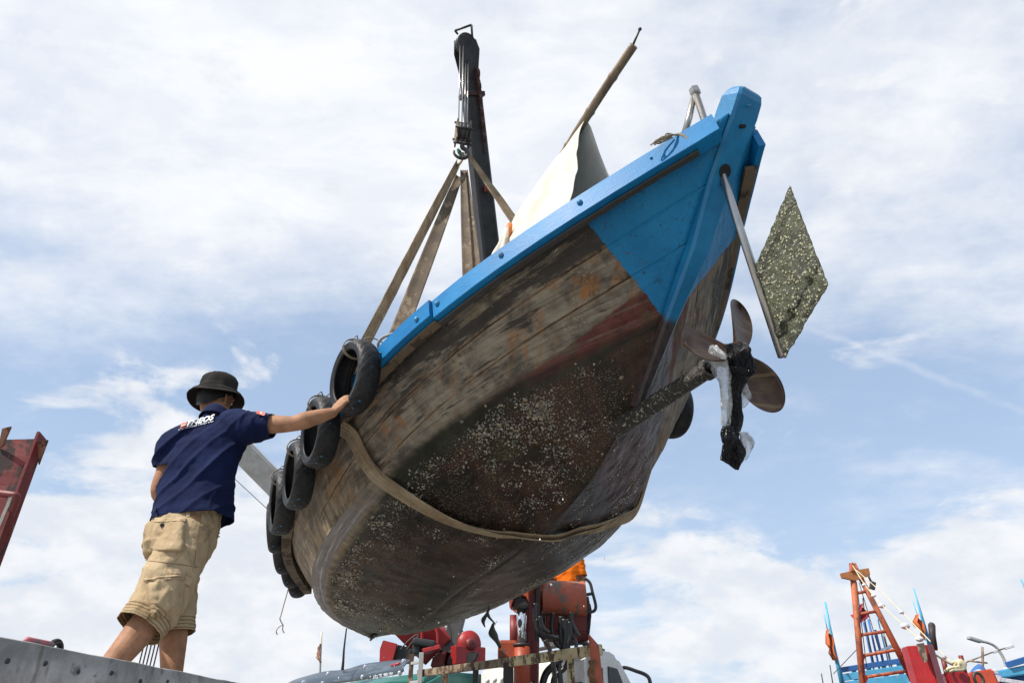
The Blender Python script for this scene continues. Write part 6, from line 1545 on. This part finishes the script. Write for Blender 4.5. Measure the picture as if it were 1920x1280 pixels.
m_ = MB(); m_.prism([Q(1560, 1318), Q(1735, 1302), Q(1800, 1500), Q(1850, 1740), Q(1710, 1740), Q(1620, 1500)], (1.5, 4.5, 0), 0, .05); m_.build('hull', M_sky, bb)
for (x0, y0), (x1, y1), r, mm in (((1619, 1165), (1640, 1262), .020, M_navyb), ((1628, 1160), (1650, 1258), .024, M_navyb), ((1641, 1180), (1660, 1256), .028, M_navyb), ((1655, 1180), (1672, 1250), .022, M_wood), ((1640, 1135), (1668, 1250), .016, M_sky)):
    MB().tube([Q(x0, y0, 1), Q(x1, y1, 1)], r, 8).build('spar', mm, bb)
for (x0, y0), (x1, y1) in (((1603, 1090), (1618, 1230)), ((1606, 1090), (1625, 1250)), ((1611, 1092), (1655, 1240)), ((1614, 1092), (1690, 1244)), ((1563, 1262), (1608, 1215))):
    MB().tube([Q(x0, y0, -1.5), Q(x1, y1, -.8)], .008, 6).build('stay', M_dark, bb)
MB().tube([Q(1640, 1224, 1), Q(1675, 1209, 1)], .035, 8).build('fluorescent_tube', M_float, bb)
def flagpole(name, pts, r, m, flag, fm, lab, extra=()):
    t_ = thing(name, pts[-1], lab, 'flag pole'); MB().tube(pts, r, 8).build('pole', m, t_)
    for e in extra: MB().tube(e, .012, 6).build('thin_pole', m, t_)
    if flag:
        P = []
        for i, (a, b_) in enumerate(flag):
            row = []
            for j in range(7): q = j / 6; p = a.lerp(b_, q); row.append(p + Vector((.02 * math.sin(i * 2 + j), .09 * math.sin(i * 1.3 + j * 1.4), 0)))
            P.append(row)
        f_ = MB().grid(P, 0).build('flag', fm, t_); k_ = f_.modifiers.new('t', 'SOLIDIFY'); k_.thickness = .006
    return t_
flagpole('flag_pole', [Q(1547, 1128), Q(1556, 1175), Q(1566, 1225), Q(1581, 1290)], [.022, .028, .04, .05], M_sky, [(Q(1551, 1179, -.1), Q(1552, 1181, -.1)), (Q(1549, 1190, -.1), Q(1557, 1190, -.1)), (Q(1551, 1205, -.1), Q(1562, 1203, -.1)), (Q(1552, 1215, -.1), Q(1563, 1214, -.1)), (Q(1553, 1223, -.1), Q(1566, 1222, -.1)), (Q(1562, 1230, -.1), Q(1568, 1232, -.1)), (Q(1565, 1236, -.1), Q(1568, 1237, -.1))], M_flag, 'light blue pole with a limp orange flag, left of the A-frame mast', [[Q(1545, 1152), Q(1552, 1182)]])
flagpole('flag_pole', [Q(1713, 1102), Q(1724, 1140), Q(1745, 1215)], [.012, .024, .045], M_sky, [(Q(1719, 1151, -.1), Q(1720, 1152, -.1)), (Q(1712, 1166, -.1), Q(1726, 1164, -.1)), (Q(1718, 1173, -.1), Q(1730, 1172, -.1)), (Q(1725, 1182, -.1), Q(1734, 1182, -.1)), (Q(1727, 1198, -.1), Q(1733, 1198, -.1))], M_flag, 'tall pale blue pole with an orange pennant, above the red prow', [[Q(1712, 1128), Q(1720, 1152), Q(1735, 1200)]])
flagpole('flag_pole', [Q(1618, 1120, .8), Q(1622, 1165, .8), Q(1640, 1250, .8)], .014, M_dark, [(Q(1615, 1131, .7), Q(1616, 1132, .7)), (Q(1607, 1147, .7), Q(1622, 1145, .7)), (Q(1597, 1152, .7), Q(1627, 1156, .7)), (Q(1601, 1163, .7), Q(1625, 1160, .7)), (Q(1607, 1169, .7), Q(1612, 1168, .7))], M_flagr, 'dark red flag on a thin pole behind the ladder rungs of the mast')
flagpole('flag_pole', [WY(603, 1183, 26), WY(601, 1230, 26), WY(599, 1300, 26)], .035, paint('bleached_pole', (.5, .47, .4), .9), [(WY(601, 1206, 25.9), WY(601.5, 1206, 25.9)), (WY(595, 1213, 25.9), WY(601.5, 1212, 25.9)), (WY(592.5, 1225, 25.9), WY(601.5, 1225, 25.9)), (WY(593, 1232, 25.9), WY(601, 1233, 25.9)), (WY(599, 1240, 25.9), WY(601, 1241, 25.9))], paint('faded_flag', (.62, .30, .20), .9, (.72, .62, .5), 5, .5), 'bleached pole with a faded orange and white flag, left of the visor')
for (x0, y0), (x1, y1), lab in (((1556, 1246), (1563, 1290), 'thin bare rod left of the sky-blue boat, nearer its rail'), ((1540, 1262), (1546, 1295), 'thin bare rod farthest left of the harbour boats')):
    tag(recenter(MB().tube([Q(x0, y0), Q(x1, y1)], .012, 6).build('fishing_rod', M_dark)), lab, 'rod')
# boats at the far right edge
b3 = thing('moored_boat', WY(1900, 1330, 14) * Vector((1, 1, 0)) + Vector((0, 0, -1)), 'blue boat with white sheer line at the right edge of the harbour', 'boat')
def E3(px, py, dy=0): return WY(px, py, 14 + dy)
m_ = MB(); m_.prism([E3(1872, 1256), E3(1935, 1243), E3(1940, 1262), E3(1878, 1270)], (.5, 1.6, 0), 0, .02); m_.build('side_board', M_sky, b3)
m_ = MB(); m_.beam(E3(1862, 1256), E3(1876, 1276), .06, .10, (0, 0, 1), .01); m_.beam(E3(1872, 1273), E3(1940, 1283), .06, .07, (0, 0, 1), .01); m_.build('sheer_line', M_float, b3)
m_ = MB(); m_.prism([E3(1868, 1260, .3), E3(2045, 1262, .3), E3(2200, 1500, .3), E3(2260, 1770, .3), E3(2080, 1770, .3), E3(1940, 1450, .3)], (1, 3, 0), 0, .03); m_.build('hull', M_navyb, b3)
MB().beam(E3(1888, 1246), E3(1935, 1232), .08, .10, (0, 0, 1), .01).build('rail_board', M_navyb, b3)
b4 = thing('tarpaulin', E3(1833, 1262, -2), 'crumpled dark blue tarpaulin heaped behind the orange-red hatch box', 'tarpaulin')
m_ = MB(); P = []
for i in range(14):
    row = []
    for j in range(14): a, b_ = i / 13, j / 13; x = 1816 + 62 * a; y = 1266 - 20 * math.sin(math.pi * min(1, a * 1.6)) * (a < .62) * math.sin(math.pi * (.2 + .6 * b_)) - 4 * b_ - (8 * (1 - a) if a >= .62 else 0); row.append(E3(x, y + 2 * fbm((a * 5, b_ * 5, 0), 1), -1.6 + .6 * b_))
    P.append(row)
m_.grid(P, 0).build('sheet', M_navyb, b4)
tag(recenter(MB().tube([E3(1842, 1212), E3(1843, 1262)], .022, 8).tube([E3(1815, 1238), E3(1851, 1242)], .016, 8).build('cross_stick', M_wood)), 'wooden cross of two sticks standing above the blue tarpaulin', 'stick')
lm = thing('street_lamp', WY(1890, 1262, 24) * Vector((1, 1, 0)), 'street lamp with long curved arm, pointing left over the harbour', 'street lamp')
MB().tube(bez([WY(1886, 1250, 24), WY(1884, 1240, 24), WY(1877, 1225, 24), WY(1866, 1211, 24), WY(1852, 1204, 24), WY(1838, 1201, 24)], 8), .045, 8).build('arm', M_greyb, lm)
p = WY(1886, 1250, 24); MB().tube([Vector((p.x, p.y, 0)), p], [.10, .07], 10).build('pole', M_float, lm)
m_ = MB(); m_.beam(WY(1839, 1202, 24), WY(1815, 1194.5, 24), .20, .10, (0, 0, 1), .03); m_.build('lamp_head', M_greyb, lm)
lm2 = thing('boom_pole', WY(1812, 1243, 20), 'long thin slanting pole with pale lamp fittings along its tip, far right', 'pole')
MB().tube([WY(1806, 1243, 20), WY(1860, 1222, 20), WY(1898, 1210, 20)], .018, 6).build('pole', M_wood, lm2)
for x, y in ((1866, 1220), (1888, 1213), (1896, 1210.5)): m_ = MB(); m_.beam(WY(x - 4, y + 1.5, 20), WY(x + 4, y - 1, 20), .07, .08, (0, 0, 1), .015); m_.build('lamp_fitting', M_float, lm2)
tag(recenter(MB().tube([Q(1914, 1085), Q(1926, 1112)], .016, 8).tube([Q(1926, 1112), Q(1960, 1290)], .02, 8).build('mast_pole', M_sky)), 'tip of a light blue pole cut off by the right edge', 'pole')
# water still dripping from the hull
dr = MB(); random.seed(3)
for k in range(70):
    s = random.uniform(.1, .95); p = B(hullpt(s, random.uniform(.6, 1))) + Vector((0, 0, -random.uniform(.05, 1.8))); dr.ball(p, random.uniform(.0025, .005), 0, 1, (1, 1, 1.5))
N = mat('water_drop'); M_drop = finish(N, (.9, .93, .96), .05, 0, None, .8)
o = dr.build('water_drops', M_drop); tag(o, kind='stuff')
